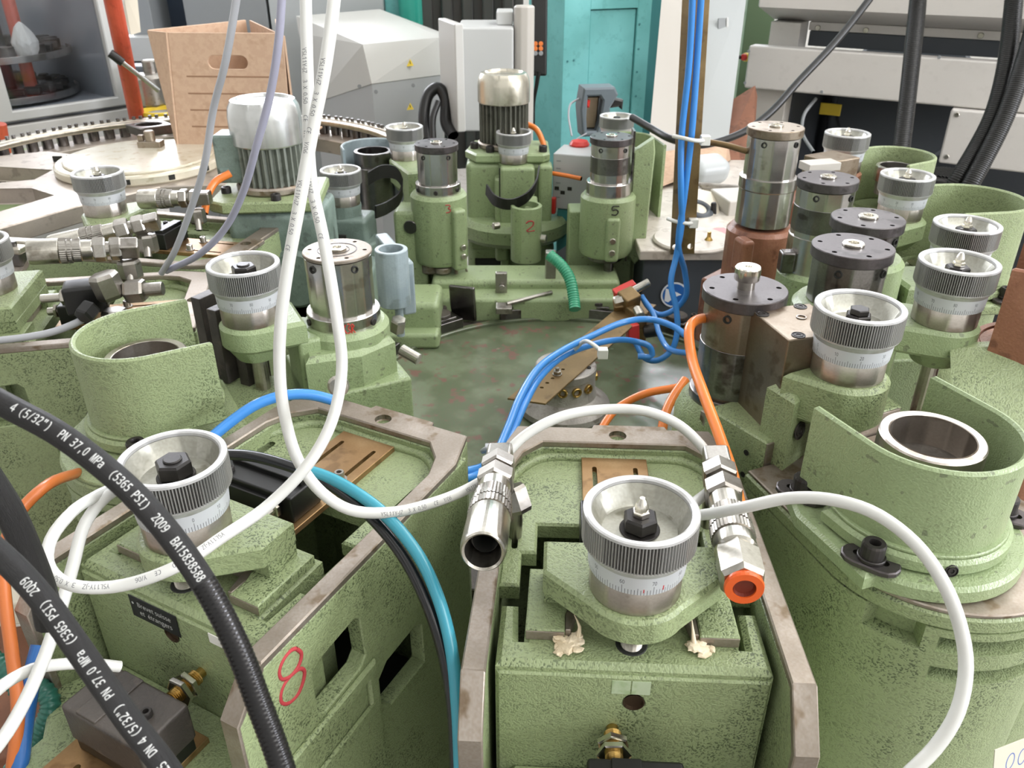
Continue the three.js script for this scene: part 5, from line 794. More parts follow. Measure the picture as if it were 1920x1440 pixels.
{ // glazed machine at top left
  const U = upright(...level(0, 228, 2.45, 240, 193)), a = U.at(0, 228), b = U.at(240, 193), i0 = U.at(17, 207), i1 = U.at(213, 181), top = 1.66;
  const s0 = a[0] - 0.12, s1 = b[0], yb = a[1];
  const t = thing('glazed_cabinet', 'white machine with a glazed door showing a two-tier carousel, top left', 'machine', U.p((s0 + s1) / 2, 0, -0.4));
  obj('door_frame', U.g(front(rect(s0, s1 - 0.02, yb, top), 0, 0.03, 0.003, [[[i0[0], i0[1]], [i0[0], top - 0.06], [i1[0], top - 0.06], [i1[0], i0[1]]]])), M.white, t);
  obj('glass', U.g(boxAt(i0[0], i1[0], i0[1], top - 0.06, 0.006, 0.01, 0.0005)), new THREE.MeshPhysicalMaterial({ color: '#eef0f2', transmission: 1, roughness: 0.08, thickness: 0 }), t);
  obj('lower_panel', U.g(boxAt(s0, s1 + 0.01, floorY, yb - 0.012, -0.02, 0.032, 0.003)), M.white2, t);
  obj('side_post', U.g(boxAt(s1 - 0.018, s1 + 0.018, yb, top, -0.06, 0.02, 0.002)), M.black, t);
  obj('cabinet_back', [U.g(boxAt(s0, s1, yb, top, -0.85, -0.83, 0.001)), U.g(boxAt(s1 - 0.02, s1, yb, top, -0.85, -0.05, 0.001)), U.g(boxAt(s0, s1, yb - 0.01, yb + 0.01, -0.85, 0, 0.001))], M.slateLight, t);
  obj('tan_panel', U.g(boxAt(s1 - 0.16, s1 - 0.03, yb + 0.38, top, -0.6, -0.59, 0.001)), M.card, t);
  const cs = i0[0] + 0.09, cz = -0.36;
  for (const py of [103, 183]) { const y = U.at(80, py)[1] - 0.03; const c = U.p(cs, y, cz);
    obj('carousel_tray', [T(cyl(0.255, 0.012, 0.003, 56), ...c), T(pipe(0.26, 0.252, 0.02, 56), ...c)], M.steel, t);
    const bits = []; for (let i = 0; i < 26; i++) { const q = i / 26 * 6.2832; bits.push(T(box(0.035 + 0.02 * rnd(), 0.014 + 0.022 * rnd(), 0.03, 0.004), c[0] + 0.205 * Math.cos(q), c[1] + 0.028, c[2] + 0.205 * Math.sin(q), 0, -q + rnd())); }
    obj('carousel_clamp', bits, M.blackOx, t); }
  for (const [k, s] of [[-0.15, 0.02], [-0.06, 0.05], [0.0, -0.04], [0.07, -0.05], [0.1, 0.05]]) obj('carousel_post', T(cyl(0.02, top - yb, 0.001, 20), ...U.p(cs + k, yb, cz + s)), k === 0.07 ? M.slate : M.redDull, t);
  const bag = new THREE.IcosahedronGeometry(0.05, 3), bp = bag.attributes.position; for (let i = 0; i < bp.count; i++) { const y = bp.getY(i), k = 1 - 0.5 * Math.max(0, y / 0.05) + 0.12 * Math.sin(bp.getX(i) * 130) * Math.cos(bp.getZ(i) * 110); bp.setXYZ(i, bp.getX(i) * k * 0.75, y * 1.15, bp.getZ(i) * k * 0.75); } bag.computeVertexNormals();
  const bc = W(45, 78, 2.55); solo('plastic_bag', 'small crumpled white plastic bag on the upper carousel tray', 'bag', T(bag, ...bc), M.white2);
  solo('support_post', 'orange red square post beside the glazed machine', 'post', rod(W(262, 245, 2.35), W(203, -40, 1.96), 0.021, 24), M.redDull);
  solo('post_foot', 'short piece of orange red post at the left edge below the glazed door', 'post', rod(W(8, 300, 2.2), W(-4, 232, 2.15), 0.02, 24), M.redDull);
  const lv = thing('hand_lever', 'steel lever with a black grip leaning before the orange post', 'lever', W(295, 170, 2.15));
  obj('shaft', rod(W(228, 116, 2.1), W(297, 170, 2.2), 0.006), M.steel, lv); obj('grip', rod(W(206, 99, 2.08), W(230, 118, 2.1), 0.011), M.black, lv);
}
{ // slotted indexing plate with its chain and white disc
  const cx = -0.70, cz = -1.73, t = thing('indexing_plate', 'pale slotted steel plate ringed by a thick chain, left background', 'conveyor', [cx, 1.12, cz]), L2 = (l, Y) => l.map(([x, y]) => { const p = PY(x, y, Y); return [p[0], p[2]]; });
  obj('plate', slab(L2([[-160, 318], [0, 292], [90, 283], [220, 300], [235, 282], [420, 275], [500, 300], [430, 345], [300, 350], [140, 388], [0, 428], [-160, 470]], 1.2), 1.168, 1.2, 0.002, [L2([[-60, 312], [0, 312], [102, 318], [66, 337], [0, 343], [-60, 345]], 1.2), L2([[-60, 354], [60, 352], [105, 366], [62, 379], [0, 397], [-60, 410]], 1.2)]), M.plateLight, t);
  obj('green_bed', slab(L2([[-200, 285], [440, 268], [400, 330], [120, 392], [-200, 470]], 1.12), 1.09, 1.12, 0), M.greenPale, t);
  obj('rim_wall', slab(L2([[0, 293], [215, 268], [225, 284], [90, 297]], 1.2), 1.14, 1.185, 0.001), M.steelPlate, t);
  const side_ = []; for (let i = 0; i < 5; i++) side_.push(T(box(0.02, 0.012, 0.004, 0.0005), ...W(108 + i * 26, 298 - i * 2, 1.80))); obj('dark_window', side_, M.void, t);
  obj('outer_ring', slab([...arc(cx, cz, 0.535, 1.66, 5.98, 60), ...arc(cx, cz, 0.44, 5.98, 1.66, 60)], 1.15, 1.182, 0.001), M.plateLight, t);
  const link = [mergeGeometries([T(box(0.044, 0.012, 0.02, 0.004, 2), 0, 0.022, 0.014), T(box(0.044, 0.012, 0.02, 0.004, 2), 0, 0.022, -0.014)].map(prep)), mergeGeometries([T(cyl(0.013, 0.026, 0.001, 14), 0, -0.008, 0), T(cyl(0.0045, 0.007, 0.0006, 10), -0.008, 0.028, 0.014), T(cyl(0.0045, 0.007, 0.0006, 10), 0.008, 0.028, 0.014)].map(prep))];
  for (let i = 0; i < 84; i++) { const a = i / 84 * 6.2832, x = cx + 0.5 * Math.cos(a), z = cz + 0.5 * Math.sin(a); if (a < 1.68 || a > 5.96 || Math.hypot(x - C[0], z - C[1]) < 0.74 || z > -1.3 && x > -0.73) continue;
    for (const k of [0, 1]) { const m = new THREE.Mesh(link[k], k ? M.steelDark : M.chainSteel); m.name = k ? 'chain_roller' : 'chain_link'; m.position.set(x - cx, 1.19 - 1.12, z - cz); m.rotation.y = -a + Math.PI / 2; m.castShadow = m.receiveShadow = true; t.add(m); } }
  const d = thing('white_disc', 'pale shiny round disc with a small clamp in its middle, behind the far left wheel', 'disc', [-0.79, 1.2, -1.77]);
  obj('disc', [T(cyl(0.168, 0.02, 0.004, 64), -0.79, 1.2, -1.77), T(cyl(0.15, 0.006, 0.002, 64), -0.79, 1.219, -1.77)], M.offGloss, d);
  for (const q of [0.35, 0.85, 1.35, 1.9]) obj('edge_notch', T(box(0.012, 0.01, 0.004, 0.0005), -0.79 + 0.168 * Math.cos(q), 1.211, -1.77 + 0.168 * Math.sin(q), 0, -q + 1.57), M.void, d);
  const c = W(288, 292, 1.83); obj('clamp', [T(cyl(0.011, 0.035, 0.002, 18), c[0], 1.224, c[2]), T(box(0.05, 0.016, 0.03, 0.002), c[0], 1.23, c[2]), T(box(0.012, 0.03, 0.012, 0.002), c[0] - 0.02, 1.235, c[2])], M.steelBrown, d);
  const r = PY(290, 268, 1.2); obj('square_ring', T(slab([[-0.055, 0], [0, 0.05], [0.06, 0.005], [0.01, -0.05]], 1.224, 1.245, 0.002, [arc(0, 0, 0.03, 0, 6.2832, 20, 0.025).slice(0, -1)]), W(285, 262, 1.95)[0], 0, W(285, 262, 1.95)[2]), M.steelDark, d);
  solo('rag', 'crumpled tan rag lying by the square ring', 'cloth', (() => { const g = new THREE.IcosahedronGeometry(0.035, 3), p = g.attributes.position; for (let i = 0; i < p.count; i++) { const k = 1 + 0.25 * Math.sin(p.getX(i) * 150 + p.getZ(i) * 90); p.setXYZ(i, p.getX(i) * k * 1.2, p.getY(i) * 0.45 * k, p.getZ(i) * k); } g.computeVertexNormals(); return T(g, ...W(243, 283, 1.9)); })(), M.card);
  solo('red_cloth', 'dark red cloth beside the cardboard box', 'cloth', T(box(0.07, 0.03, 0.05, 0.012, 3), ...W(318, 277, 1.9), 0, 0.3), std({ color: '#8d4550', roughness: 0.9 }));
  const tub = W(308, 222, 2.35), tb = thing('paint_tub', 'small tub with a yellow rim behind the chain', 'tub', tub); obj('tub_wall', T(pipe(0.06, 0.052, 0.05, 36), tub[0], tub[1] - 0.03, tub[2]), M.white, tb); obj('yellow_rim', T(pipe(0.063, 0.05, 0.01, 36), tub[0], tub[1] + 0.015, tub[2]), M.yellow, tb); obj('red_band', T(pipe(0.0615, 0.055, 0.02, 36), tub[0], tub[1] - 0.045, tub[2]), M.red, tb);
}
{ // cardboard archive box
  const A = PY(337, 287, 1.205), B = PY(548, 290, 1.205), U = upright(A, B), w = U.at(548, 290)[0], y0 = 1.205, tl = U.at(313, 55), tr = U.at(531, 68), h = (tl[1] + tr[1]) / 2 - y0, flare = tl[0];
  const t = thing('cardboard_box', 'open brown cardboard box with a hand hole and printed lines', 'box', U.p(w / 2, y0, -0.15));
  const hc = U.at(427, 117), hw = 0.043, hh = 0.0135, hole = [...arc(hc[0] - hw + hh, hc[1], hh, Math.PI / 2, Math.PI * 1.5, 8), ...arc(hc[0] + hw - hh, hc[1], hh, -Math.PI / 2, Math.PI / 2, 8)];
  obj('front_panel', U.g(front([[0, y0], [w, y0], [Math.max(tr[0], w - 0.01), y0 + h], [tl[0], y0 + h]], -0.005, 0, 0.001, [hole])), M.card, t);
  const quad = (a, b, c, d, th) => { const pts = [a, b, c, d].map(V), n = pts[1].clone().sub(pts[0]).cross(pts[3].clone().sub(pts[0])).normalize().multiplyScalar(th); return new ConvexGeometry([...pts, ...pts.map((p) => p.clone().add(n))]); };
  const q0 = (s, y) => U.p(s, y, 0), bl = W(279, 57, 1.80), bb = U.p(-0.006, y0, -0.3), fr = q0(w, y0 + h), br = [fr[0] * 1.16, fr[1], fr[2] * 1.16], fb = q0(w, y0), brb = [fb[0] * 1.16, y0, fb[2] * 1.16], q = (s, y, z) => U.p(s, y, z);
  obj('side_panel', quad(q(tl[0], y0 + h, 0), bl, bb, q(0, y0, 0), 0.004), M.card, t); obj('side_panel', quad(q(w, y0 + h, 0), q(w, y0, 0), brb, br, 0.004), M.card, t);
  obj('back_panel', [quad(bl, W(461, 38, 2.0), [W(461, 38, 2.0)[0], y0, W(461, 38, 2.0)[2]], bb, 0.004), quad(W(467, 38, 2.0), W(531, 68, 1.72), [W(531, 68, 1.72)[0], y0 + 0.1, W(531, 68, 1.72)[2]], [W(467, 38, 2.0)[0], y0 + 0.1, W(467, 38, 2.0)[2]], 0.004)], M.card, t);
  for (const [x0, y, x1] of [[350, 143, 505], [353, 175, 505], [357, 206, 505], [360, 237, 505]]) { const a = U.at(x0, y), b = U.at(x1, y + 2); obj('printed_line', U.g(boxAt(a[0], b[0], a[1] - 0.0015, a[1] + 0.0015, 0, 0.0006, 0.0001)), M.cardDark, t); }
  const e = U.at(430, 264); obj('printed_mark', [0, 1, 2, 3].map((k) => U.g(boxAt(e[0] - 0.014 + k * 0.009, e[0] - 0.008 + k * 0.009, e[1], e[1] + 0.008 + (k % 2) * 0.003, 0, 0.0006, 0.0001))), M.cardDark, t);
  obj('inner_shade', U.g(boxAt(0.005, w - 0.005, y0, y0 + 0.004, -0.28, -0.005, 0.0005)), M.card, t);
}
const hull = (l) => new ConvexGeometry(l.map((p) => V(p)));
{ // white hood with warning triangles
  const f = (x, y, d) => W(x, y, d), t = thing('machine_hood', 'white and grey slanted machine hood with two yellow warning triangles', 'machine', f(690, 240, 2.6));
  const dn = (p, dy) => [p[0], p[1] - dy, p[2]], a = f(680, 83, 2.5), b = f(826, 70, 2.66), c = f(826, 140, 2.70), d = f(697, 157, 2.54), e = f(712, 17, 3.1), g = f(555, 30, 3.0), h = f(560, 62, 2.95), k = f(590, 192, 2.9), e2 = f(826, 60, 3.05);
  obj('hood', hull([a, b, c, d, e, g, h, k, e2, dn(e2, 0.4), f(700, 150, 3.1)]), M.hoodWhite, t);
  const inn = (p) => p;
  obj('lower_cabinet', hull([d, c, k, dn(d, 0.9), dn(c, 0.9), dn(k, 0.9), f(820, 140, 3.1), dn(f(820, 140, 3.1), 0.9)].map((p, i) => [p[0], p[1] - 0.002, p[2] - 0.004])), M.grey, t);
  const tri = (px, py, q, w) => { const m = (u, v) => W(px + u * w, py - v * w, q); const g = hull([m(-0.5, -0.5), m(0.5, -0.4), m(0, 0.55), ...[m(-0.5, -0.5), m(0.5, -0.4), m(0, 0.55)].map((p) => [p[0], p[1], p[2] - 0.004])]); return g; };
  obj('warning_triangle', tri(769, 118, 2.605, 13), M.yellow, t); obj('warning_triangle', tri(769, 200, 2.64, 13), M.yellow, t);
  for (const [px, py, q] of [[769, 117, 2.6], [769, 199, 2.635]]) obj('triangle_bolt', [T(box(0.0022, 0.009, 0.001, 0.0002), ...W(px, py, q), 0, 0, 0.2)], M.blackInk, t);
  for (const [px, py, q] of [[705, 172, 2.53], [775, 160, 2.62], [674, 162, 2.58]]) obj('hood_screw', aim(cyl(0.006, 0.003, 0.0006, 14), W(px, py, q), [0, 0.2, 1]), M.greyDark, t);
}
{ // white cabinet with a half-open door
  const U = upright(...level(862, 240, 2.35, 968, 240)), q = (x, y) => U.at(x, y), t = thing('electric_cabinet', 'white electric cabinet with a door ajar behind the back motor', 'cabinet', U.p(0.1, 0.9, -0.15));
  const a = q(866, 240), b = q(963, 52); obj('housing', U.g(boxAt(q(856, 60)[0], b[0], a[1] - 0.01, b[1], -0.22, 0, 0.006)), M.white, t);
  const D = upright(W(836, 226, 2.40), W(866, 243, 2.26)); obj('door', D.g(boxAt(0, D.at(866, 243)[0], D.at(836, 226)[1], D.at(836, 36)[1], -0.012, 0.012, 0.004)), M.white2, t);
  obj('column', [T(cyl(0.028, 0.62, 0.004, 28), U.p(q(982, 240)[0], 0, -0.05)[0], q(982, 244)[1] - 0.3, U.p(q(982, 240)[0], 0, -0.05)[2])].concat(U.g(boxAt(q(964, 240)[0], q(999, 240)[0], a[1] - 0.3, q(980, 47)[1], -0.1, -0.05, 0.004))), M.offWhite, t);
  obj('top_block', U.g(boxAt(q(930, 40)[0], q(962, 40)[0], b[1], b[1] + 0.035, -0.16, -0.06, 0.004)), M.white, t);
  const cb = thing('cable_loop', 'thick black cable looped below the white electric cabinet', 'cable', W(815, 250, 2.3));
  obj('loop', sweep([[800, 262, 2.3], [795, 215, 2.3], [805, 175, 2.3], [822, 165, 2.3], [835, 185, 2.3], [836, 230, 2.3], [850, 255, 2.28]].map((p) => W(...p)), 0.016, { rad: 12 }), M.black, cb); obj('loop', sweep([[812, 262, 2.25], [812, 220, 2.25], [822, 190, 2.25]].map((p) => W(...p)), 0.009, { rad: 10 }), M.black, cb);
}
{ // turquoise machine enclosure
  const U = upright(...level(1056, 140, 2.75, 1240, 128)), q = U.at, t = thing('machine_enclosure', 'turquoise sheet metal machine enclosure with a flush door', 'machine', U.p(0.2, 0, -0.4)), top = 2.2;
  const s0 = q(1056, 100)[0], s1 = q(1216, 100)[0], d0 = q(1108, 60)[0], d1 = q(1192, 60)[0], dy = q(1110, 20)[1];
  obj('front_sheet', [U.g(boxAt(s0, d0 - 0.003, 0.1, top, -0.03, 0, 0.003)), U.g(boxAt(d1 + 0.003, s1, 0.1, top, -0.03, 0, 0.003)), U.g(boxAt(d0 - 0.004, d1 + 0.004, dy + 0.003, top, -0.03, 0, 0.002))], M.turq, t);
  obj('flush_door', U.g(boxAt(d0, d1, 0.1, dy, -0.03, -0.008, 0.002)), M.turq, t);
  obj('door_gap', U.g(boxAt(d0 - 0.01, d1 + 0.01, 0.1, dy + 0.01, -0.04, -0.031, 0.001)), M.turqDark, t);
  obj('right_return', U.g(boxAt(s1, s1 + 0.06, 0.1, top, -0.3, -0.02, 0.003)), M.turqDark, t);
  const L = upright(W(990, 150, 2.95), U.p(s0, 0, 0)); obj('left_return', L.g(boxAt(0, Math.hypot(U.p(s0, 0, 0)[0] - W(990, 150, 2.95)[0], U.p(s0, 0, 0)[2] - W(990, 150, 2.95)[2]), 0.1, top, -0.02, 0, 0.002)), M.turq, t);
  for (const [x, y] of [[1064, 115], [1076, 113], [1199, 45], [1197, 92], [1194, 135], [1192, 180]]) { const p = q(x, y); obj('rivet', U.g(aim(cyl(0.0035, 0.003, 0.0005, 10), [p[0], p[1], 0], [0, 0, 1])), M.turqDark, t); }
  const K = thing('sliding_curtain', 'dark grey pleated curtain between two turquoise posts at the top', 'curtain', W(880, 60, 3.3)), pl = []; for (let i = 0; i < 10; i++) pl.push(T(box(0.042, 1.2, 0.03, 0.008, 2), ...W(800 + i * 19, 40, 3.35 + (i % 2) * 0.03), 0, 0.25)); pl.forEach((g, i) => obj('pleat', g, M.slateBrown, K));
  solo('turquoise_post', 'turquoise upright behind the white hood', 'post', T(box(0.1, 1.8, 0.1, 0.003), ...W(752, 60, 3.3)), M.turq);
  solo('green_post', 'dark green round upright beside the grey curtain', 'post', T(cyl(0.045, 1.8, 0.003, 28), ...(([x, y, z]) => [x, y - 0.9, z])(W(772, 60, 3.22))), std({ color: '#2d9c8a', roughness: 0.4 }));
  const R = thing('pendant_control', 'black hand pendant with a red emergency button on a yellow square', 'remote control', W(1010, 150, 2.4)), c = W(1011, 68, 2.4);
  obj('pendant_body', T(box(0.045, 0.215, 0.03, 0.006, 2), ...c, -0.1, 0.05), M.black, R); obj('yellow_plate', T(box(0.034, 0.034, 0.004, 0.001), ...W(1010, 17, 2.375), -0.1), M.yellow, R); obj('emergency_button', aim(cyl(0.012, 0.012, 0.002, 20), W(1005, 15, 2.37), [-0.2, 0.1, 1]), M.red, R);
  for (let i = 0; i < 6; i++) obj('push_button', aim(cyl(0.0065, 0.004, 0.001, 14), W(1004 + (i % 2) * 10, 82 + (i >> 1) * 9, 2.385), [0, 0.1, 1]), i < 4 ? M.orange : M.greyDark, R);
  obj('selector', aim(cyl(0.011, 0.008, 0.002, 18), W(1006, 40, 2.38), [0, 0.1, 1]), M.slate, R);
  obj('pendant_cord', sweep([[1010, 134, 2.4], [1006, 160, 2.42], [1001, 190, 2.45], [1000, 240, 2.5]].map((p) => W(...p)), (u) => 0.007 - 0.002 * Math.min(1, u * 12), { rad: 10 }), M.black, R);
}
{ // power tool and grey control box behind head 5
  const t = thing('handheld_tool', 'grey plastic power tool body with loose wires, standing on a box', 'tool', W(1115, 260, 1.98)), F = (l, d0, d1, holes = []) => { const A = W(1120, 215, 1.98), sc = 1.98 / FOC; return T(front(l.map(([x, y]) => [(x - 1120) * sc, (215 - y) * sc]), d0, d1, 0.004, holes.map((h) => h.map(([x, y]) => [(x - 1120) * sc, (215 - y) * sc]))), ...A, 0, 0.15); };
  obj('tool_shell', F([[1087, 163], [1145, 163], [1152, 176], [1138, 200], [1140, 232], [1122, 250], [1088, 250], [1082, 200]], -0.03, 0.03, [[[1095, 178], [1094, 215], [1096, 240], [1114, 240], [1120, 222], [1124, 186], [1118, 178]]]), M.toolGrey, t);
  obj('tool_inside', F([[1094, 180], [1122, 180], [1118, 240], [1094, 240]], -0.01, 0.006), M.steelBrown, t); obj('tool_switch', F([[1093, 186], [1102, 186], [1101, 200], [1093, 198]], 0.006, 0.02), M.red, t);
  obj('tool_arm', F([[1140, 183], [1166, 188], [1165, 206], [1158, 200], [1142, 202]], -0.015, 0.015), M.black, t);
  obj('loose_wire', sweep([[1086, 185, 1.95], [1070, 195, 1.95], [1066, 215, 1.95], [1072, 255, 1.95]].map((p) => W(...p)), 0.0025, { rad: 6 }), M.greyCable, t); obj('loose_wire', [sweep([[1100, 250, 1.9], [1080, 262, 1.9], [1062, 285, 1.9], [1048, 300, 1.9]].map((p) => W(...p)), 0.0015, { rad: 6 })], M.greyCable, t);
  const U = upright(...level(1035, 375, 1.84, 1100, 381)), b = thing('control_box', 'grey control box with a red mushroom button behind head 5', 'control box', U.p(0.05, 1.0, -0.05));
  obj('enclosure', U.g(boxAt(U.at(1036, 330)[0], U.at(1125, 330)[0], U.at(1036, 374)[1] - 0.02, U.at(1045, 288)[1], -0.09, 0, 0.003)), M.grey, b);
  obj('mushroom_button', T(lathe([[0.011, 0], [0.011, 0.012], [0.021, 0.013], [0.023, 0.018], [0.018, 0.025], [0, 0.027]], 28), ...(([x, y, z]) => [x, y, z])(W(1086, 285, 1.86))), M.red, b);
  const pr = U.at(1042, 300); obj('printed_table', Array.from({ length: 6 }, (_, i) => U.g(boxAt(pr[0] + 0.002, pr[0] + 0.012, pr[1] - i * 0.016 - 0.003, pr[1] - i * 0.016, 0, 0.0006, 0.0001))), M.greyDark, b);
  obj('warning_sign', [[1044, 353], [1055, 361], [1068, 354]].map(([x, y]) => { const p = U.at(x, y); return U.g(boxAt(p[0] - 0.005, p[0] + 0.005, p[1] - 0.004, p[1] + 0.004, 0, 0.0006, 0.0001)); }), M.blackInk, b);
  obj('lower_case', U.g(boxAt(U.at(1036, 374)[0] + 0.01, U.at(1100, 374)[0], 0.9, U.at(1036, 374)[1] - 0.021, -0.09, -0.004, 0.003)), M.turqDark, b);
  obj('red_handle', U.g(boxAt(U.at(1032, 380)[0], U.at(1044, 380)[0], U.at(1036, 398)[1], U.at(1036, 368)[1], 0, 0.015, 0.003)), M.red, b);
  solo('grey_stand', 'slate grey sheet metal stand between the back heads', 'stand', [hull([W(1040, 475, 1.8), W(1078, 450, 1.8), W(1090, 600, 1.7), W(1044, 600, 1.72), W(1060, 470, 2.0), W(1100, 470, 2.0), W(1100, 600, 1.9)])], M.slate);
}
{ // leaning sheets, brass bar, wood and bench
  const sheet = (label, l, mat, th = 0.02) => solo('leaning_panel', label, 'panel', hull([...l.map((p) => W(...p)), ...l.map((p) => { const q = W(...p); return [q[0] + 0.004, q[1], q[2] - th]; })]), mat);
  sheet('off-white sheet leaning left of the brass bar', [[1244, -40, 2.35], [1325, -40, 2.35], [1290, 290, 2.15], [1214, 296, 2.15]], M.offWhite);
  sheet('pale grey panel with a dark recessed handle leaning right of the brass bar', [[1325, -40, 2.45], [1404, -40, 2.42], [1366, 258, 2.2], [1290, 275, 2.2]], M.panelGrey);
  const hp = thing('panel_handle', 'dark recessed handle on the pale grey panel', 'handle', W(1352, 50, 2.34)); obj('recess', T(box(0.022, 0.046, 0.008, 0.002), ...W(1353, 50, 2.36), -0.4, 0), M.greyDark, hp); obj('lip', T(box(0.007, 0.046, 0.012, 0.002), ...W(1363, 49, 2.36), -0.4, 0), M.white, hp);
  // the brass bar: an angle hanging from above with holes at its foot
  const b0 = W(1279, 476, 1.31), b1 = W(1308, -60, 1.13), w = 0.038, n = V(b1).sub(V(b0)), L = n.length();
  const bb = thing('hanging_bar', 'long brass coloured flat bar with holes hanging in front of the panels, carrying blue tubes', 'bar', b0);
  const g = front(rect(-w / 2, w / 2, 0, L), -0.0015, 0.0015, 0.0004, [[-0.012, 0.012, 0.0045], [0.012, 0.012, 0.0045]]), lip = boxAt(w / 2 - 0.0025, w / 2, 0, L, -0.02, -0.0015, 0.0004), basis = new THREE.Matrix4(), Y = n.clone().normalize(), Z = new THREE.Vector3(0, 0, 1).addScaledVector(Y, -Y.z).normalize(), X = new THREE.Vector3().crossVectors(Y, Z);
  basis.makeBasis(X, Y, Z).setPosition(...b0); obj('web', g.applyMatrix4(basis), M.brassBar, bb); obj('flange', lip.applyMatrix4(basis), M.brassBar, bb);
  solo('wooden_plank', 'reddish brown plank leaning against the white machine', 'plank', hull([[1368, 190, 2.3], [1416, 160, 2.3], [1412, 300, 2.15], [1330, 350, 2.1], [1420, 180, 2.4], [1340, 350, 2.2]].map((p) => W(...p))), M.wood);
  solo('wooden_block', 'pale wooden beam lying behind the brass bar', 'beam', hull([[1215, 290, 2.05], [1365, 262, 2.1], [1360, 305, 2.05], [1240, 350, 1.9], [1215, 330, 2.0], [1370, 300, 2.15]].map((p) => W(...p))), M.card);
  // bench and clutter
  const A = W(1300, 470, 1.55), by = A[1], t = thing('work_bench', 'slate bench with a pale cluttered top behind the turntable', 'bench', [0.42, 0, -1.72]);
  obj('bench_top', boxAt(0.24, 0.62, by - 0.02, by, -2.3, A[2] + 0.0, 0.003), M.benchTop, t); obj('bench_body', boxAt(0.25, 0.6, 0.1, by - 0.021, -2.2, A[2] - 0.01, 0.003), M.slate, t);
  const st = thing('round_sticker', 'round blue and white safety sticker on the slate bench', 'sticker', W(1285, 556, 1.5)); const sp = YA(A[2], 556), sx = W(1285, 556, 1.5)[0];
  const stx = canvasTex(256, 256, (c) => { c.fillStyle = '#dfe3e6'; c.fillRect(0, 0, 256, 256); c.fillStyle = '#1f5fa8'; c.beginPath(); c.arc(128, 128, 112, 0, 7); c.fill(); c.fillStyle = '#e8ecee'; c.beginPath(); c.moveTo(60, 215); c.lineTo(100, 110); c.lineTo(125, 60); c.lineTo(150, 120); c.lineTo(205, 180); c.lineTo(190, 218); c.closePath(); c.fill(); });
  const dg = new THREE.CylinderGeometry(0.026, 0.026, 0.0012, 40); obj('disc', keepUv(T(dg, sx, sp, A[2] - 0.009 + 0.0006, Math.PI / 2)), std({ map: stx, roughness: 0.5 }), st);
  solo('plastic_tub', 'crumpled translucent plastic cover lying on the bench beside the plank', 'cover', T(box(0.1, 0.06, 0.07, 0.025, 3), ...W(1325, 318, 1.9), 0.3, 0.4), M.panelGrey);
  solo('paper_sheet', 'pink paper sheet on the bench beside the brown housing', 'paper', T(box(0.1, 0.0015, 0.09, 0.0004), ...(([x, y, z]) => [x, by + 0.001, z])(W(1335, 455, 1.62)), 0, 0.3), M.pink);
  const wd = W(1322, 370, 1.8), wt = thing('caster_wheel', 'cream bracket with a dark caster wheel on the bench', 'caster', wd); obj('wheel', aim(new THREE.TorusGeometry(0.026, 0.009, 10, 28).rotateX(Math.PI / 2), W(1308, 394, 1.75), [0.2, 1, 0.3]), M.slate, wt); obj('bracket', hull([[1300, 352, 1.8], [1345, 362, 1.8], [1350, 410, 1.74], [1320, 430, 1.7], [1300, 420, 1.72], [1330, 362, 1.9]].map((p) => W(...p))), M.cream, wt); obj('slot', T(box(0.012, 0.03, 0.01, 0.004), ...W(1338, 392, 1.745), 0, 0, 0.1), M.black, wt);
  solo('carton', 'low pale carton on the bench behind the stepped cylinder', 'box', T(box(0.07, 0.05, 0.1, 0.004), ...W(1375, 385, 1.78), 0, 0.2), M.offWhite);
  for (let i = 0; i < 7; i++) solo('scrap_rod', 'thin grey rod, ' + ['topmost', 'second', 'third', 'middle', 'fifth', 'sixth', 'lowest'][i] + ' one in the slanted pile on the bench', 'rod', rod(W(1308 + i * 4, 345 + i * 3, 1.85), W(1395 - i * 2, 352 + i * 4, 1.82), 0.004 + 0.002 * rnd(), 10), i % 2 ? M.fitting : M.cast, 'thin rods piled on the bench');
  const ft = W(1328, 455, 1.58); solo('brass_cone', 'little brass cone standing on the pink paper', 'fitting', T(lathe([[0.011, 0], [0.008, 0.006], [0.004, 0.012], [0.0035, 0.022], [0, 0.023]], 20), ft[0], by + 0.0025, ft[2]), M.brassShiny);
  solo('silver_lid', 'round pale tin lid lying on the front of the bench', 'lid', T(cyl(0.075, 0.008, 0.003, 48), W(1300, 468, 1.58)[0], by + 0.0005, W(1300, 468, 1.6)[2]), M.benchTop);
}
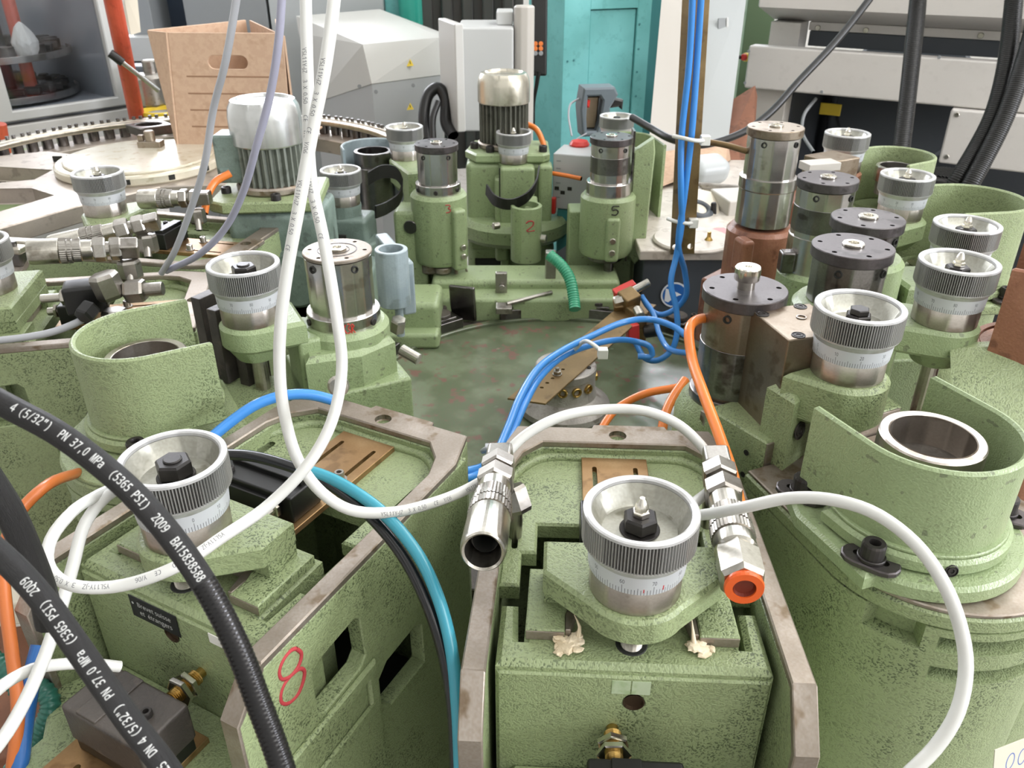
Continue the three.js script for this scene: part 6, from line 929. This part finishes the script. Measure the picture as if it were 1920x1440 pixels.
{ // big white machine on the right
  const U = upright(...level(1395, 165, 2.55, 1780, 200)), q = U.at, t = thing('white_machine', 'large white machine with a dark opening under its broad panel, top right', 'machine', U.p(0.5, 0, -0.4)), s0 = q(1400, 120)[0], s1 = q(2100, 210)[0], yb = q(1395, 165)[1], yt = q(1405, 85)[1];
  obj('broad_panel', U.g(boxAt(s0, s1, yb, yt, -0.05, 0, 0.006)), M.machineWhite, t);
  obj('upper_beam', U.g(side([[0.02, q(1425, 12)[1]], [0.02, 2.0], [-0.3, 2.0], [-0.3, q(1430, 48)[1]], [-0.16, q(1430, 45)[1]]], q(1425, 10)[0], s1, 0.004).rotateY(0)), M.machineWhite, t);
  obj('dark_slot', U.g(boxAt(q(1490, 75)[0], s1, yt - 0.01, q(1500, 68)[1], -0.22, -0.17, 0.002)), M.slate, t);
  obj('rail_strip', U.g(boxAt(q(1490, 60)[0], s1, q(1500, 67)[1], q(1500, 50)[1], -0.2, -0.165, 0.002)), M.machineWhite, t);
  obj('left_block', U.g(boxAt(q(1426, 60)[0], q(1484, 60)[0], yt - 0.03, q(1440, 46)[1], -0.2, -0.1, 0.003)), M.machineWhite, t);
  for (const [x, y] of [[1508, 62], [1602, 67], [1700, 72], [1828, 78]]) { const p = q(x, y); obj('rail_bolt', U.g(aim(cyl(0.008, 0.008, 0.001, 14), [p[0], p[1], -0.166], [0, 0, 1])), M.zinc, t); }
  for (const [x, y] of [[1404, 96], [1553, 97], [1761, 107], [1397, 155], [1541, 172]]) { const p = q(x, y); obj('panel_screw', U.g(aim(cyl(0.0045, 0.003, 0.0006, 12), [p[0], p[1], 0], [0, 0, 1])), M.greyDark, t); }
  obj('leg', U.g(boxAt(q(1408, 200)[0], q(1467, 200)[0], 0, yb, -0.12, -0.03, 0.003)), M.offWhite, t);
  obj('right_panel', [U.g(boxAt(q(1782, 215)[0], s1, q(1780, 305)[1], yb - 0.002, -0.03, 0.02, 0.006))], M.machineWhite, t);
  for (const [x, y] of [[1787, 212], [1768, 290]]) { const p = q(x, y); obj('panel_screw', U.g(aim(cyl(0.0065, 0.004, 0.0008, 12), [p[0] + 0.012, p[1], 0.02], [0, 0, 1])), M.zinc, t); }
  obj('dark_interior', [U.g(boxAt(q(1470, 200)[0], s1, 0, yb + 0.02, -0.75, -0.7, 0.002)), U.g(boxAt(q(1470, 200)[0] - 0.03, q(1470, 200)[0], 0, yb, -0.7, -0.1, 0.002)), U.g(boxAt(s0, s1, yb - 0.006, yb, -0.7, -0.06, 0.001))], M.slateDark, t);
  obj('interior_drum', [U.g(aim(cyl(0.22, 0.1, 0.01, 48), [q(1640, 240)[0], q(1640, 250)[1], -0.6], [0, 0.2, 1])), U.g(boxAt(q(1480, 260)[0], q(1580, 260)[0], 0.3, q(1500, 190)[1], -0.6, -0.5, 0.02))], M.slate, t);
  obj('yellow_tag', U.g(boxAt(q(1492, 240)[0], q(1535, 240)[0], q(1500, 246)[1], q(1500, 222)[1], -0.3, -0.295, 0.002)), M.yellow, t);
  obj('thin_hose', sweep([[1530, 185, 2.5], [1508, 215, 2.48], [1505, 250, 2.45], [1525, 285, 2.4]].map((p) => W(...p)), 0.005, { rad: 8 }), M.greyDark, t);
  const bt = thing('emergency_stop', 'small red and yellow button at the left end of the white machine', 'button', W(1398, 107, 2.56)); obj('yellow_base', aim(cyl(0.013, 0.012, 0.001, 18), W(1402, 107, 2.56), [-1, 0, 0.4]), M.yellow, bt); obj('red_head', aim(cyl(0.01, 0.012, 0.002, 18), W(1398, 107, 2.545), [-1, 0, 0.5]), M.red, bt); obj('switch_stub', aim(cyl(0.006, 0.02, 0.001, 14), W(1392, 107, 2.55), [-1, 0, 0]), M.black, bt);
  solo('green_column', 'dull green machine column between the grey panel and the white machine', 'column', [T(box(0.1, 1.8, 0.1, 0.004), ...(([x, y, z]) => [x, y - 0.7, z])(W(1415, 60, 2.9))), T(box(0.11, 0.012, 0.11, 0.002), ...W(1412, 22, 2.9))], M.greenDarkPaint);
  const mc = W(1778, 326, 1.95), v = thing('ribbed_cover', 'round black ribbed motor cover behind the right belt guards', 'cover', mc);
  obj('cover', T(lathe([[0.07, -0.06], [0.07, -0.02], [0.064, -0.004], [0.054, 0], [0, 0.002]], 48), ...mc), M.rubber, v); obj('rib', Array.from({ length: 16 }, (_, i) => T(box(0.003, 0.004, 2 * Math.sqrt(Math.max(0.0002, 0.0025 - ((i - 7.5) * 0.0062) ** 2)), 0.001), mc[0] + (i - 7.5) * 0.0062, mc[1] + 0.003, mc[2])), M.black, v);
  obj('stand', T(cyl(0.065, 0.5, 0.004, 32), mc[0], mc[1] - 0.56, mc[2]), M.slateDark, v);
}
{ // grey cabinets behind the cardboard box
  const U = upright(W(270, 60, 3.2), W(600, 40, 3.2)), q = U.at, t = thing('grey_cabinet', 'tall grey cabinet with a dark recess behind the cardboard box', 'cabinet', U.p(0.3, 0, -0.2)), s = (x) => q(x, 20)[0];
  obj('carcass', [U.g(boxAt(s(240), s(282), 0, 1.6, -0.3, 0, 0.004)), U.g(boxAt(s(345), s(500), 0, 1.6, -0.3, 0, 0.004)), U.g(boxAt(s(282), s(345), 0, q(300, 60)[1], -0.3, 0, 0.004))], M.greyDark, t); obj('recess', U.g(boxAt(s(280), s(347), 0.5, 1.6, -0.31, -0.2, 0.003)), M.slateBlue, t); obj('light_panel', U.g(boxAt(s(505), s(720), 0, 1.6, -0.3, 0.0, 0.004)), M.panelGrey, t);
  obj('lower_band', U.g(boxAt(s(230), s(300), q(250, 110)[1], q(250, 65)[1], 0.0, 0.08, 0.004)), M.white, t);
  obj('dark_shelf', U.g(boxAt(s(230), s(300), q(250, 160)[1], q(250, 112)[1], 0.0, 0.05, 0.004)), M.slate, t);
  solo('cream_lever', 'cream coloured tapered plate beside the orange post', 'plate', hull([[228, -30, 2.6], [255, -30, 2.6], [264, 60, 2.55], [246, 66, 2.55], [236, 40, 2.57], [264, 60, 2.6], [228, -30, 2.65]].map((p) => W(...p))), M.cream);
  const vp = W(285, 165, 2.4), vv = thing('pump_fitting', 'cluster of steel pump fittings behind the orange post', 'pump', vp); obj('pump_body', [T(cyl(0.045, 0.09, 0.01, 28), ...W(285, 200, 2.4)), T(box(0.07, 0.03, 0.05, 0.006, 2), ...W(275, 148, 2.4)), T(cyl(0.02, 0.07, 0.004, 20), ...W(288, 160, 2.4))], M.fitting, vv); obj('dark_pump', T(box(0.12, 0.25, 0.1, 0.02, 2), ...W(283, 200, 2.6)), M.slate, vv);
}

{ // tangle at bottom left: boards and a pale block under the hoses
  solo('wooden_board', 'brown weathered board lying under the hoses at bottom left', 'board', T(box(0.34, 0.022, 0.22, 0.003), ...W(30, 1290, 0.98), 0, 0.5), M.wood);
  solo('cream_block', 'small cream block beside the orange hose at the left edge', 'block', T(box(0.05, 0.03, 0.04, 0.003), ...W(25, 1128, 0.86), 0, 0.2), M.cream);
  solo('steel_rod', 'short bright steel rod on the brown board at bottom left', 'rod', rod(W(18, 1172, 0.92), W(58, 1166, 0.92), 0.005, 14), M.chrome);
  solo('grey_tray', 'dark grey sheet metal tray under the hoses at bottom left', 'tray', T(box(0.5, 0.02, 0.5, 0.004), ...W(10, 1330, 1.1), 0, 0.4), M.slateDark);
}

renderer.render(scene, camera);
